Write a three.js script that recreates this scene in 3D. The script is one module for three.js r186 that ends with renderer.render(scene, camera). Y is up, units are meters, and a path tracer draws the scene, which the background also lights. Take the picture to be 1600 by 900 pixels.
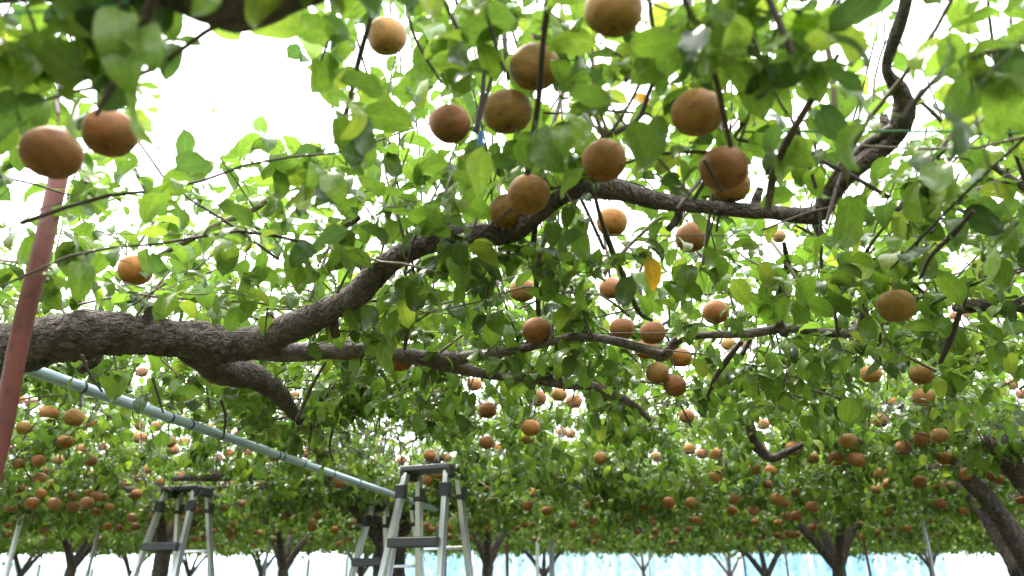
import * as THREE from 'three';
import { mergeGeometries } from 'three/addons/utils/BufferGeometryUtils.js';
import { RoundedBoxGeometry } from 'three/addons/geometries/RoundedBoxGeometry.js';
import { ImprovedNoise } from 'three/addons/math/ImprovedNoise.js';

// ───────────────────────── camera, sky, sun, exposure ─────────────────────────
const scene = new THREE.Scene();
const CAM_H = 1.3, PITCH = THREE.MathUtils.degToRad(20.5), FOV = 40;
const camera = new THREE.PerspectiveCamera(FOV, 16 / 9, 0.05, 6000);
camera.position.set(0, CAM_H, 0);
camera.rotation.set(PITCH, 0, 0);
camera.focus = 2.6;
camera.userData.fStop = 2.7;
camera.updateMatrixWorld(true);

{ // bright overcast sky, a little bluer toward the horizon
  const W = 64, H = 32, data = new Float32Array(W * H * 4);
  for (let r = 0; r < H; r++) for (let c = 0; c < W; c++) {
    const el = ((r + 0.5) / H - 0.5) * Math.PI, s = Math.max(0, Math.sin(el));
    const L = 1.0 + 0.45 * s, k = Math.pow(1 - s, 4) * 0.12, i = (r * W + c) * 4;
    data[i] = L * (0.96 - k); data[i + 1] = L * (0.985 - k * 0.35); data[i + 2] = L * (1.0 + k * 0.2); data[i + 3] = 1;
  }
  const sky = new THREE.DataTexture(data, W, H, THREE.RGBAFormat, THREE.FloatType);
  sky.mapping = THREE.EquirectangularReflectionMapping; sky.magFilter = THREE.LinearFilter; sky.needsUpdate = true;
  scene.background = sky; scene.environment = sky;
}
const sun = new THREE.DirectionalLight(0xfff2e0, 1.5);
sun.position.set(-9, 22, -10); sun.castShadow = true; sun.shadow.radius = 30;
sun.shadow.mapSize.set(2048, 2048);
Object.assign(sun.shadow.camera, { left: -22, right: 22, top: 22, bottom: -22, near: 1, far: 80 });
scene.add(sun);

const renderer = new THREE.WebGLRenderer({ antialias: true });
renderer.setSize(1024, 576);
renderer.toneMapping = THREE.LinearToneMapping;
renderer.toneMappingExposure = 5.7;
renderer.shadowMap.enabled = true;

// ───────────────────────── helpers ─────────────────────────
let seed = 20240917;
const rnd = () => { seed = (seed + 0x6d2b79f5) | 0; let t = Math.imul(seed ^ (seed >>> 15), 1 | seed); t = (t + Math.imul(t ^ (t >>> 7), 61 | t)) ^ t; return ((t ^ (t >>> 14)) >>> 0) / 4294967296; };
const rr = (a, b) => a + (b - a) * rnd();
const gauss = () => (rnd() + rnd() + rnd() + rnd() - 2) * 1.0;
const V = (x, y, z) => new THREE.Vector3(x, y, z);
const NZ = new ImprovedNoise();
const noise = (x, y, z) => NZ.noise(x, y, z);
const sP = Math.sin(PITCH), cP = Math.cos(PITCH), FPX = 450 / Math.tan(THREE.MathUtils.degToRad(FOV / 2));
// measurements in the photograph (1600 x 900) become places: on a plane h metres above the camera, or at a distance
const rayOf = (px, py) => { const a = (px - 800) / FPX, b = (450 - py) / FPX; return V(a, b * cP + sP, b * sP - cP); };
const atH = (px, py, h) => { const d = rayOf(px, py); return d.multiplyScalar(h / d.y).add(camera.position); };
const atD = (px, py, dist) => rayOf(px, py).normalize().multiplyScalar(dist).add(camera.position);
const atZ = (px, py, z) => { const d = rayOf(px, py); return d.multiplyScalar(-z / -d.z).add(camera.position); };
function proj(p) {
  const x = p.x, y = p.y - CAM_H, z = p.z, depth = y * sP - z * cP;
  if (depth < 0.02) return null;
  return [800 + FPX * x / depth, 450 - FPX * (y * cP + z * sP) / depth, Math.hypot(x, y, z), depth];
}
const used = new Map();
const numbered = (n) => { const k = used.get(n) ?? 0; used.set(n, k + 1); return k ? `${n}_${String(k).padStart(3, '0')}` : n; };
function tag(o, label, category, group, kind) {
  if (label) o.userData.label = label;
  if (category) o.userData.category = category;
  if (group) o.userData.group = group;
  if (kind) o.userData.kind = kind;
  return o;
}
function base(name, pos, label, category, group) {
  const o = new THREE.Group(); o.name = numbered(name); o.position.copy(pos); scene.add(o);
  return tag(o, label, category, group);
}
function part(name, geo, mat, parent) {
  const m = new THREE.Mesh(geo, mat); m.name = name; m.castShadow = m.receiveShadow = true; parent.add(m); return m;
}
function top(name, geo, mat, label, category, group) {
  const m = new THREE.Mesh(geo, mat); m.name = numbered(name); m.castShadow = m.receiveShadow = true; scene.add(m);
  return tag(m, label, category, group);
}
function structure(name, geo, mat) { const m = top(name, geo, mat); m.userData.kind = 'structure'; return m; }

// a tube along points with its own radius at each, roughened like bark
function limbGeo(pts, radii, { seg = 10, step = 0.05, rough = 0, freq = 9, lumps = 0, origin = null, cap = true, salt = 0 } = {}) {
  const curve = new THREE.CatmullRomCurve3(pts, false, 'centripetal');
  const len = curve.getLength(), n = Math.max(4, Math.ceil(len / step));
  const P = [], N = [], UV = [], I = [];
  let nor = null, along = 0, prev = null;
  const us = [];
  { // parameter by control point so that radii stay with their points
    const K = pts.length - 1;
    for (let i = 0; i <= n; i++) us.push(curve.getUtoTmapping(i / n) * K);
  }
  for (let i = 0; i <= n; i++) {
    const t = us[i] / (pts.length - 1), c = curve.getPoint(t), tan = curve.getTangent(t);
    if (!nor) { nor = Math.abs(tan.y) > 0.9 ? V(1, 0, 0) : V(0, 1, 0); }
    nor.addScaledVector(tan, -nor.dot(tan)).normalize();
    const bin = tan.clone().cross(nor);
    const k = Math.min(pts.length - 2, Math.floor(us[i])), f = us[i] - k, fs = f * f * (3 - 2 * f);
    const r = radii[k] * (1 - fs) + radii[k + 1] * fs;
    if (prev) along += c.distanceTo(prev); prev = c;
    for (let j = 0; j <= seg; j++) {
      const a = (j % seg) / seg * Math.PI * 2, d = nor.clone().multiplyScalar(Math.cos(a)).addScaledVector(bin, Math.sin(a));
      let q = r;
      if (rough || lumps) {
        const w = c.clone().addScaledVector(d, r);
        if (lumps) q *= 1 + lumps * noise(w.x * 5 + salt, w.y * 5, w.z * 5) + lumps * 0.6 * noise(w.x * 13, w.y * 13 + salt, w.z * 13);
        if (rough) {
          const k = rough * Math.min(1, Math.max(0.18, (r - 0.028) / 0.05)), wx = w.x + 0.03 * noise(w.x * 20, w.y * 20, w.z * 20 + 5), wy = w.y + 0.03 * noise(w.x * 20 + 9, w.y * 20, w.z * 20);
          const n1 = noise(wx * freq * 1.3, wy * freq * 1.7, w.z * freq * 1.3), n2 = noise(wx * freq * 2.9 + 7, wy * freq * 2.9, w.z * freq * 2.9 + salt), n3 = noise(wx * freq * 5, wy * freq * 5, w.z * freq * 5 + 3);
          q *= 1 + k * (0.75 * (Math.min(0.28, Math.abs(n1) * 1.6) / 0.28 - 0.7) + 0.6 * (Math.min(0.2, Math.abs(n2)) / 0.2 - 0.6) * 0.6 + 0.5 * n3);
        }
      }
      const p = c.clone().addScaledVector(d, q);
      if (origin) p.sub(origin);
      P.push(p.x, p.y, p.z); N.push(d.x, d.y, d.z); UV.push(j / seg * Math.max(0.05, r * 6.28), along);
    }
  }
  const w = seg + 1;
  for (let i = 0; i < n; i++) for (let j = 0; j < seg; j++) { const a = i * w + j; I.push(a, a + 1, a + w, a + 1, a + w + 1, a + w); }
  if (cap) for (const [row, flip] of [[0, 1], [n, 0]]) {
    const t = row === 0 ? 0 : 1, c = curve.getPoint(t), tan = curve.getTangent(t).multiplyScalar(row === 0 ? -1 : 1);
    c.addScaledVector(tan, radii[row === 0 ? 0 : radii.length - 1] * 0.3);
    if (origin) c.sub(origin);
    const k = P.length / 3; P.push(c.x, c.y, c.z); N.push(tan.x, tan.y, tan.z); UV.push(0, row === 0 ? 0 : along);
    for (let j = 0; j < seg; j++) { const a = row * w + j; flip ? I.push(k, a + 1, a) : I.push(k, a, a + 1); }
  }
  const g = new THREE.BufferGeometry();
  g.setAttribute('position', new THREE.Float32BufferAttribute(P, 3));
  g.setAttribute('uv', new THREE.Float32BufferAttribute(UV, 2));
  g.setIndex(I);
  if (rough || lumps) g.computeVertexNormals(); else g.setAttribute('normal', new THREE.Float32BufferAttribute(N, 3));
  return g;
}
function dataTex(W, H, fn, srgb, rx = 1, ry = 1) {
  const d = new Uint8Array(W * H * 4);
  for (let y = 0; y < H; y++) for (let x = 0; x < W; x++) {
    const c = fn(x / W, y / H, x, y), i = (y * W + x) * 4;
    for (let k = 0; k < 3; k++) d[i + k] = Math.max(0, Math.min(255, (Array.isArray(c) ? c[k] : c) * 255));
    d[i + 3] = 255;
  }
  const t = new THREE.DataTexture(d, W, H); t.wrapS = t.wrapT = THREE.RepeatWrapping; t.magFilter = THREE.LinearFilter; t.minFilter = THREE.LinearMipmapLinearFilter;
  t.generateMipmaps = true; if (srgb) t.colorSpace = THREE.SRGBColorSpace; t.repeat.set(rx, ry); t.needsUpdate = true; return t;
}
// noise that tiles over the unit square
const tileN = (u, v, f, s = 0) => { const a = u * 6.2832, b = v * 6.2832, R = f / 6.2832; return noise(Math.cos(a) * R + 11 + s, Math.sin(a) * R + Math.cos(b) * R * 0.7 + 5, Math.sin(b) * R + 3 + s); };

// ───────────────────────── materials ─────────────────────────
const lin = (r, g, b) => new THREE.Color().setRGB(r, g, b);
const plates = (() => { // flakes of bark: cells with cracks between them, tiling
  const N = 13, M = 17, c = [], W = 256, out = new Float32Array(W * W * 2);
  for (let j = 0; j < M; j++) for (let i = 0; i < N; i++) c.push([(i + 0.15 + 0.7 * rnd()) / N, (j + 0.15 + 0.7 * rnd()) / M, rnd()]);
  for (let y = 0; y < W; y++) for (let x = 0; x < W; x++) {
    let u = x / W, v = y / W; const u0 = u; u += 0.05 * tileN(u, v, 16) + 0.02 * tileN(u, v, 40, 2); v += 0.05 * tileN(v, u0, 16, 5) + 0.02 * tileN(v, u0, 40, 8);
    let d1 = 9, d2 = 9, id = 0; const ci = Math.floor(u * N), cj = Math.floor(v * M);
    for (let dj = -2; dj <= 2; dj++) for (let di = -2; di <= 2; di++) {
      const i = (ci + di + 2 * N) % N, j = (cj + dj + 2 * M) % M, p = c[j * N + i]; let ex = Math.abs(p[0] - (u - Math.floor(u))), ey = Math.abs(p[1] - (v - Math.floor(v)));
      ex = Math.min(ex, 1 - ex) * N; ey = Math.min(ey, 1 - ey) * M; const d = Math.hypot(ex, ey * 0.8);
      if (d < d1) { d2 = d1; d1 = d; id = p[2]; } else if (d < d2) d2 = d;
    }
    out[(y * W + x) * 2] = Math.min(1, (d2 - d1) * 3.2); out[(y * W + x) * 2 + 1] = id;
  }
  return out;
})();
const barkBump = dataTex(256, 256, (u, v, x, y) => { const i = (y * 256 + x) * 2; return 0.15 + plates[i] * (0.35 + 0.35 * plates[i + 1]) + 0.12 * tileN(u, v, 60, 9) + 0.1 * tileN(u, v, 24, 3); }, false, 3.2, 2.6);
const barkMap = dataTex(256, 256, (u, v, x, y) => {
  const i = (y * 256 + x) * 2, a = tileN(u, v, 9, 2), b = tileN(u, v, 28, 6), c = tileN(u, v, 70, 1), l = Math.max(0, a * 1.6 - 0.2);
  const k = (0.70 + 0.26 * (plates[i + 1] - 0.3) + 0.14 * a + 0.2 * b + 0.12 * c);
  return [k + l * 0.12, k * 0.955 + l * 0.15, k * 0.94 + l * 0.12];
}, true, 3.2, 2.6);
const bark = new THREE.MeshStandardMaterial({ color: lin(0.128, 0.104, 0.098), roughness: 0.92, map: barkMap, bumpMap: barkBump, bumpScale: 0.016 });
const barkFar = new THREE.MeshStandardMaterial({ color: lin(0.128, 0.104, 0.098), roughness: 0.94, map: barkMap, bumpMap: barkBump, bumpScale: 0.01 });
const smoothBark = new THREE.MeshStandardMaterial({ color: lin(0.135, 0.110, 0.108), roughness: 0.7, map: barkMap, bumpMap: barkBump, bumpScale: 0.004 });
const twigMat = new THREE.MeshStandardMaterial({ color: lin(0.045, 0.030, 0.026), roughness: 0.7 });
const shootMat = new THREE.MeshStandardMaterial({ color: lin(0.10, 0.075, 0.042), roughness: 0.65 });

const leafMap = dataTex(256, 256, (u, v) => {
  const s = Math.abs(u - 0.5) * 2, mid = Math.max(0, 1 - s / 0.05), w = (v - s * 0.16) * 9.5, f = Math.abs(w - Math.round(w));
  const vein = Math.max(0, 1 - f / 0.09) * (s < 0.93 ? 1 : 0) * 0.55, n = tileN(u, v, 9) * 0.10 + tileN(u, v, 40, 3) * 0.07;
  const k = 0.80 + n, t = Math.min(1, Math.max(mid, vein));
  return [k * (1 - t) + 0.97 * t, k * (1 - t) + 0.96 * t, k * (1 - t) + 0.95 * t];
}, true);
const leafMatOf = (r, g, b) => new THREE.MeshPhysicalMaterial({ color: lin(r, g, b), map: leafMap, roughness: 0.97, transmission: 0.58, thickness: 0, side: THREE.DoubleSide, clearcoat: 1, clearcoatRoughness: 0.24, ior: 1.45, specularIntensity: 0.15 });
function leafTint() {
  const a = rnd(), k = rr(0.45, 1.28);
  if (a < 0.72) return [0.205 * k, 0.37 * k, 0.036 * k];       // mid green
  if (a < 0.88) return [0.12 * k, 0.22 * k, 0.034 * k];       // dark bluish green
  return [0.37 * k, 0.50 * k, 0.05 * k];                       // young yellow green
}
const leafMats = [[0.235, 0.40, 0.042], [0.155, 0.28, 0.034], [0.30, 0.47, 0.05], [0.10, 0.20, 0.034], [0.40, 0.54, 0.055], [0.075, 0.145, 0.03], [0.19, 0.33, 0.028]].map((c) => leafMatOf(...c));
const leafInst = leafMatOf(1, 1, 1);
const yellowLeaf = leafMatOf(0.75, 0.42, 0.02);

const pearMap = dataTex(256, 128, (u, v) => {
  const a = tileN(u, v, 6), b = tileN(u, v, 22, 5), k = 0.83 + 0.10 * a + 0.07 * b;
  const cx = u * 60, cy = v * 30, ix = Math.floor(cx), iy = Math.floor(cy), hx = Math.abs(Math.sin(ix * 127.1 + iy * 311.7) * 43758.5) % 1, hy = Math.abs(Math.sin(ix * 269.5 + iy * 183.3) * 24634.6) % 1;
  const d = Math.hypot(cx - ix - 0.25 - hx * 0.5, cy - iy - 0.25 - hy * 0.5), dot = d < 0.17 ? 0.13 : 0;
  const ru = tileN(u, v, 10, 9), st = ru > 0.22 ? Math.min(0.07, (ru - 0.22) * 0.6) : 0;
  return [k + dot - st, k + dot * 1.05 - st * 1.15, k + dot * 1.1 - st * 1.1];
}, true);
const pearMats = [[0.335, 0.146, 0.042], [0.36, 0.142, 0.042], [0.345, 0.168, 0.046], [0.29, 0.120, 0.042], [0.315, 0.170, 0.045], [0.43, 0.182, 0.040]].map(
  (c) => new THREE.MeshPhysicalMaterial({ color: lin(...c), map: pearMap, roughness: 0.6, bumpMap: pearMap, bumpScale: 0.0006, specularIntensity: 0.5 }));
const pearInst = new THREE.MeshPhysicalMaterial({ color: lin(1, 1, 1), map: pearMap, roughness: 0.55 });
const calyxMat = new THREE.MeshStandardMaterial({ color: lin(0.10, 0.055, 0.03), roughness: 0.95 });
const stalkMat = new THREE.MeshStandardMaterial({ color: lin(0.16, 0.10, 0.05), roughness: 0.8 });

const redPaint = new THREE.MeshStandardMaterial({ color: lin(0.135, 0.024, 0.014), roughness: 0.6, map: dataTex(128, 256, (u, v) => { const k = 0.88 + 0.12 * tileN(u, v, 8) + 0.1 * tileN(u, v, 40, 2), s = tileN(u, v, 50, 8) > 0.36 ? 0.8 : 1; return [k * s, k * s * 0.98, k * s * 0.97]; }, true) });
const galv = new THREE.MeshStandardMaterial({ color: lin(0.34, 0.355, 0.37), roughness: 0.42, metalness: 0.55, map: dataTex(128, 128, (u, v) => 0.88 + 0.12 * tileN(u, v, 14), true) });
const bluePipe = new THREE.MeshPhysicalMaterial({ color: lin(0.46, 0.60, 0.74), roughness: 0.34, metalness: 0.35, clearcoat: 0.6, clearcoatRoughness: 0.2, map: dataTex(128, 128, (u, v) => 0.9 + 0.1 * tileN(u, v, 12) - (tileN(u, v, 30, 3) > 0.35 ? 0.18 : 0), true) });
const blackPlastic = new THREE.MeshStandardMaterial({ color: lin(0.025, 0.025, 0.03), roughness: 0.5 });
const aluminium = new THREE.MeshStandardMaterial({ color: lin(0.52, 0.53, 0.56), roughness: 0.3, metalness: 0.85 });
const wireMat = new THREE.MeshStandardMaterial({ color: lin(0.10, 0.10, 0.10), roughness: 0.6, metalness: 0.3 });
const greenRope = new THREE.MeshStandardMaterial({ color: lin(0.03, 0.13, 0.05), roughness: 0.7 });
const blackCord = new THREE.MeshStandardMaterial({ color: lin(0.018, 0.017, 0.018), roughness: 0.75 });

// ───────────────────────── ground, hills, far fence ─────────────────────────
{
  const grass = dataTex(512, 512, (u, v) => { const a = tileN(u, v, 10), b = tileN(u, v, 60, 3), c = tileN(u, v, 150, 7), k = 0.7 + 0.2 * a + 0.25 * b + 0.2 * c; return [k * (0.95 + 0.25 * a), k, k * 0.8]; }, true, 900, 900);
  const g = new THREE.PlaneGeometry(8000, 8000, 1, 1).rotateX(-Math.PI / 2);
  structure('ground', g, new THREE.MeshStandardMaterial({ color: lin(0.11, 0.115, 0.05), roughness: 1, map: grass }));
  // far low hills behind the orchard, to the left
  const P = [], I = [], n = 160;
  for (let i = 0; i <= n; i++) {
    const t = i / n, x = -2600 + 5200 * t, h = 38 + 70 * Math.max(0, noise(t * 7, 1.3, 0.2) + 0.25) * (t < 0.42 ? 1 : 0.35) + 9 * noise(t * 40, 2, 0);
    for (const [y, z] of [[-5, -2100], [h, -2350], [-5, -2700]]) P.push(x, y, z + 120 * noise(t * 9, y * 0.01, 4));
  }
  for (let i = 0; i < n; i++) for (let k = 0; k < 2; k++) { const a = i * 3 + k; I.push(a, a + 3, a + 1, a + 1, a + 3, a + 4); }
  const h = new THREE.BufferGeometry(); h.setAttribute('position', new THREE.Float32BufferAttribute(P, 3)); h.setIndex(I); h.computeVertexNormals();
  structure('hills', h, new THREE.MeshStandardMaterial({ color: lin(0.07, 0.11, 0.06), roughness: 1, side: THREE.DoubleSide }));
  scene.fog = new THREE.FogExp2(0xa9c8ff, 0.00009);
}

// ───────────────────────── trees ─────────────────────────
const trees = [];
function tree(x, z, label, group) {
  const o = base('pear_tree', V(x, 0, z), label, 'pear tree', group);
  const t = { o, origin: V(x, 0, z), x, z, leaves: [], shoots: [], dist: Math.hypot(x, z) };
  trees.push(t); return t;
}
function limb(t, pts, radii, opt = {}, name = 'limb', mat = bark) { return part(name, limbGeo(pts, radii, { origin: t.origin, ...opt }), mat, t.o); }
// limbs measured in the photograph: [px, py, height above the camera, half width in pixels]
function seenLimb(t, rows, opt, name = 'limb', mat = bark) {
  const pts = rows.map(([x, y, h]) => atH(x, y, h)), rad = rows.map(([, , , r], i) => 0.86 * r * proj(pts[i])[3] / FPX);
  for (let i = 0; i < rows.length - 1; i++) for (let k = 0; k < 6; k++) {
    const a = pts[i].clone().lerp(pts[i + 1], k / 6), q = proj(a); if (q) limbPx.push([q[0], q[1], rows[i][3], q[2]]);
  }
  return limb(t, pts, rad, opt, name, mat);
}
const limbPx = [];
const A = tree(-2.9, -2.55, 'old pear tree whose thick rough limb enters at the left edge behind the red post');
const D = tree(3.4, -2.1, 'pear tree whose blunt dark limb juts in from the right edge among leaves');
const E = tree(-0.7, 1.9, 'pear tree overhead with a dark limb at the top edge and long hanging shoots');
{
  const o = { seg: 30, step: 0.012, rough: 0.24, freq: 17, lumps: 0.22 };
  limb(A, [V(-2.9, -0.1, -2.55), V(-2.95, 0.7, -2.6), V(-2.85, 1.35, -2.5), V(-2.55, 1.75, -2.4)], [0.19, 0.15, 0.14, 0.12], { seg: 24, step: 0.03, rough: 0.14, freq: 14, lumps: 0.1 }, 'trunk');
  seenLimb(A, [[-420, 660, 0.44, 55], [-250, 600, 0.55, 50], [-100, 572, 0.62, 46], [0, 552, 0.66, 44], [100, 528, 0.68, 43], [200, 522, 0.70, 39], [300, 532, 0.71, 36], [380, 537, 0.72, 31], [440, 520, 0.72, 27], [500, 492, 0.73, 24], [555, 462, 0.74, 25], [590, 425, 0.75, 22], [630, 396, 0.76, 21], [680, 375, 0.77, 22], [740, 366, 0.77, 20], [790, 366, 0.78, 19], [840, 335, 0.78, 16], [890, 302, 0.79, 15], [960, 297, 0.80, 18], [1020, 312, 0.80, 18], [1100, 323, 0.80, 14], [1200, 331, 0.81, 13], [1275, 335, 0.82, 17], [1298, 305, 0.83, 19], [1330, 268, 0.84, 16], [1390, 222, 0.86, 15], [1412, 180, 0.87, 20], [1408, 145, 0.88, 15], [1385, 108, 0.90, 9], [1398, 60, 0.93, 12], [1414, 10, 0.95, 11], [1425, -60, 1.0, 9]], o);
  seenLimb(A, [[370, 545, 0.72, 21.3], [450, 550, 0.70, 18.9], [520, 549, 0.70, 14.8], [600, 552, 0.70, 12.3], [690, 562, 0.69, 15.6], [740, 556, 0.69, 11.5], [800, 548, 0.68, 9.0], [860, 535, 0.68, 6.6], [900, 525, 0.68, 6.6], [960, 533, 0.68, 9.0], [1010, 546, 0.68, 9.8], [1035, 556, 0.68, 9.8], [1062, 530, 0.69, 9.0], [1100, 524, 0.69, 6.6], [1170, 521, 0.69, 8.2], [1230, 513, 0.70, 8.2], [1290, 520, 0.70, 8.2], [1335, 518, 0.70, 9.0], [1350, 495, 0.71, 8.2], [1345, 468, 0.73, 5.7]], { ...o, seg: 18, lumps: 0.22 }, 'limb', smoothBark);
  seenLimb(A, [[290, 540, 0.71, 26], [345, 572, 0.69, 30], [400, 590, 0.68, 21], [435, 615, 0.67, 17], [455, 640, 0.66, 12], [468, 660, 0.66, 6]], { ...o, seg: 20 });
  seenLimb(A, [[680, 562, 0.69, 17], [760, 585, 0.68, 10], [820, 590, 0.68, 9], [880, 598, 0.68, 11], [930, 605, 0.68, 8], [985, 630, 0.67, 7], [1015, 655, 0.66, 5]], { ...o, seg: 14 }, 'branch', smoothBark);
  seenLimb(A, [[1400, 195, 0.86, 8], [1350, 228, 0.88, 8], [1318, 268, 0.88, 6], [1290, 300, 0.84, 5]], { seg: 8, step: 0.02, lumps: 0.15 }, 'branch', smoothBark);
  for (const [px, py, h, len, up] of [[230, 500, 0.74, 0.05, 1], [420, 515, 0.735, 0.05, 1], [520, 500, 0.72, 0.05, -1], [575, 432, 0.77, 0.06, 1], [700, 360, 0.79, 0.05, 1], [925, 285, 0.82, 0.045, 1], [1060, 338, 0.79, 0.05, -1], [1180, 318, 0.83, 0.05, 1], [1275, 350, 0.80, 0.06, -1], [1385, 205, 0.88, 0.05, 1], [150, 560, 0.65, 0.045, -1]]) {
    const p = atH(px, py, h), e = p.clone().add(V(gauss() * 0.03, up * len, gauss() * 0.02 + 0.01).multiplyScalar(px < 600 ? 1 : 0.7)), b = p.clone().add(V(0, -up * len * 0.7, 0));
    limb(A, [b, p, e], px < 600 ? [0.022, 0.017, 0.013] : [0.012, 0.011, 0.009], { seg: 12, step: 0.01, rough: 0.3, lumps: 0.25, freq: 30 }, 'pruning_stub');
  }
  limb(D, [V(3.4, -0.1, -2.1), V(3.45, 0.8, -2.12), V(3.3, 1.5, -2.2), V(3.0, 1.85, -2.25)], [0.18, 0.15, 0.13, 0.1], { seg: 20, step: 0.04, rough: 0.14, freq: 14, lumps: 0.1 }, 'trunk');
  seenLimb(D, [[1488, 482, 0.75, 5], [1505, 479, 0.75, 12], [1560, 476, 0.75, 13], [1620, 480, 0.74, 16], [1760, 500, 0.68, 22], [1900, 540, 0.58, 28]], { ...o, seg: 20 });
  seenLimb(D, [[1225, 520, 0.70, 9], [1214, 490, 0.72, 8], [1222, 445, 0.76, 8], [1230, 415, 0.79, 6], [1225, 380, 0.82, 4]], { ...o, seg: 12 }, 'branch');
  seenLimb(D, [[1440, 160, 1.0, 3], [1500, 215, 0.97, 5], [1560, 265, 0.94, 6], [1640, 320, 0.9, 9]], { seg: 8, step: 0.03, lumps: 0.1 }, 'branch', smoothBark);
  limb(E, [V(-0.7, -0.1, 1.9), V(-0.72, 0.8, 1.9), V(-0.66, 1.5, 1.75), V(-0.55, 1.95, 1.3)], [0.17, 0.14, 0.12, 0.08], { seg: 18, step: 0.05, rough: 0.12, lumps: 0.1 }, 'trunk');
  limb(E, [V(-0.55, 1.9, 1.35), V(-0.68, 2.08, 0.5), ...[[120, -60, 0.72], [250, -45, 0.70], [330, -14, 0.69], [380, -2, 0.685], [440, -18, 0.69], [520, -50, 0.70], [640, -130, 0.72]].map((a) => atH(...a))], [0.075, 0.06, 0.04, 0.038, 0.039, 0.045, 0.038, 0.034, 0.03], { ...o, seg: 22, lumps: 0.2, freq: 22 });
}
// limbs of trees farther off: a fork below the trellis, three or four scaffold limbs that bend flat
function builtTree(x, z, r, fork, label, group, dirs, detail = 1, height = 2.05) {
  const t = tree(x, z, label, group), top0 = V(x + gauss() * 0.08, fork, z + gauss() * 0.08);
  const o = detail > 1 ? { seg: 18, step: 0.03, rough: 0.16, freq: 14, lumps: 0.14 } : { seg: 9, step: 0.12, rough: 0.12, freq: 10, lumps: 0.15 };
  limb(t, [V(x, -0.1, z), V(x + gauss() * 0.04, fork * 0.5, z), top0.clone().add(V(0, -0.1, 0)), top0.clone().add(V(0, 0.03, 0))], [r * 1.35, r * 0.98, r * 1.02, r * 0.8], o, 'trunk', detail > 1 ? bark : barkFar);
  for (const [az, L, steep] of dirs) {
    const a = az, d = V(Math.cos(a), 0, -Math.sin(a)), side = V(-d.z, 0, d.x), rise = height - fork, reach = rise / steep;
    const p = [top0.clone().add(V(0, -0.08, 0)), top0.clone().addScaledVector(d, reach * 0.45).add(V(0, rise * 0.5, 0)), top0.clone().addScaledVector(d, reach).add(V(0, rise * 0.95, 0))], rad = [r * 0.72, r * 0.62, r * 0.55];
    let q = p[2].clone(); const nseg = Math.round((L - reach) / 0.5);
    for (let i = 1; i <= nseg; i++) {
      q = q.clone().addScaledVector(d, 0.5).addScaledVector(side, gauss() * 0.22).add(V(0, gauss() * 0.07, 0)); q.y = Math.max(height - 0.12, Math.min(height + 0.16, q.y));
      p.push(q); rad.push(r * 0.52 * (1 - 0.75 * i / (nseg + 1)));
      if (i < nseg && rnd() < 0.7) {
        const s = rnd() < 0.5 ? -1 : 1, e = q.clone().addScaledVector(side, s * rr(0.5, 1)).addScaledVector(d, 0.4).add(V(0, rr(-0.08, 0.16), 0));
        limb(t, [q, q.clone().lerp(e, 0.5).add(V(0, gauss() * 0.07, 0)), e], [r * 0.26, r * 0.19, r * 0.09], { seg: 7, step: 0.09, lumps: 0.15 }, 'branch', barkFar);
      }
    }
    limb(t, p, rad, o, 'limb', detail > 1 ? bark : barkFar);
  }
  return t;
}
const groundAt = (px, d) => { const th = Math.atan2(0.4, d), r = rayOf(px, 885); const k = d / Math.hypot(r.x, r.z); return [r.x * k, r.z * k]; };
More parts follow.
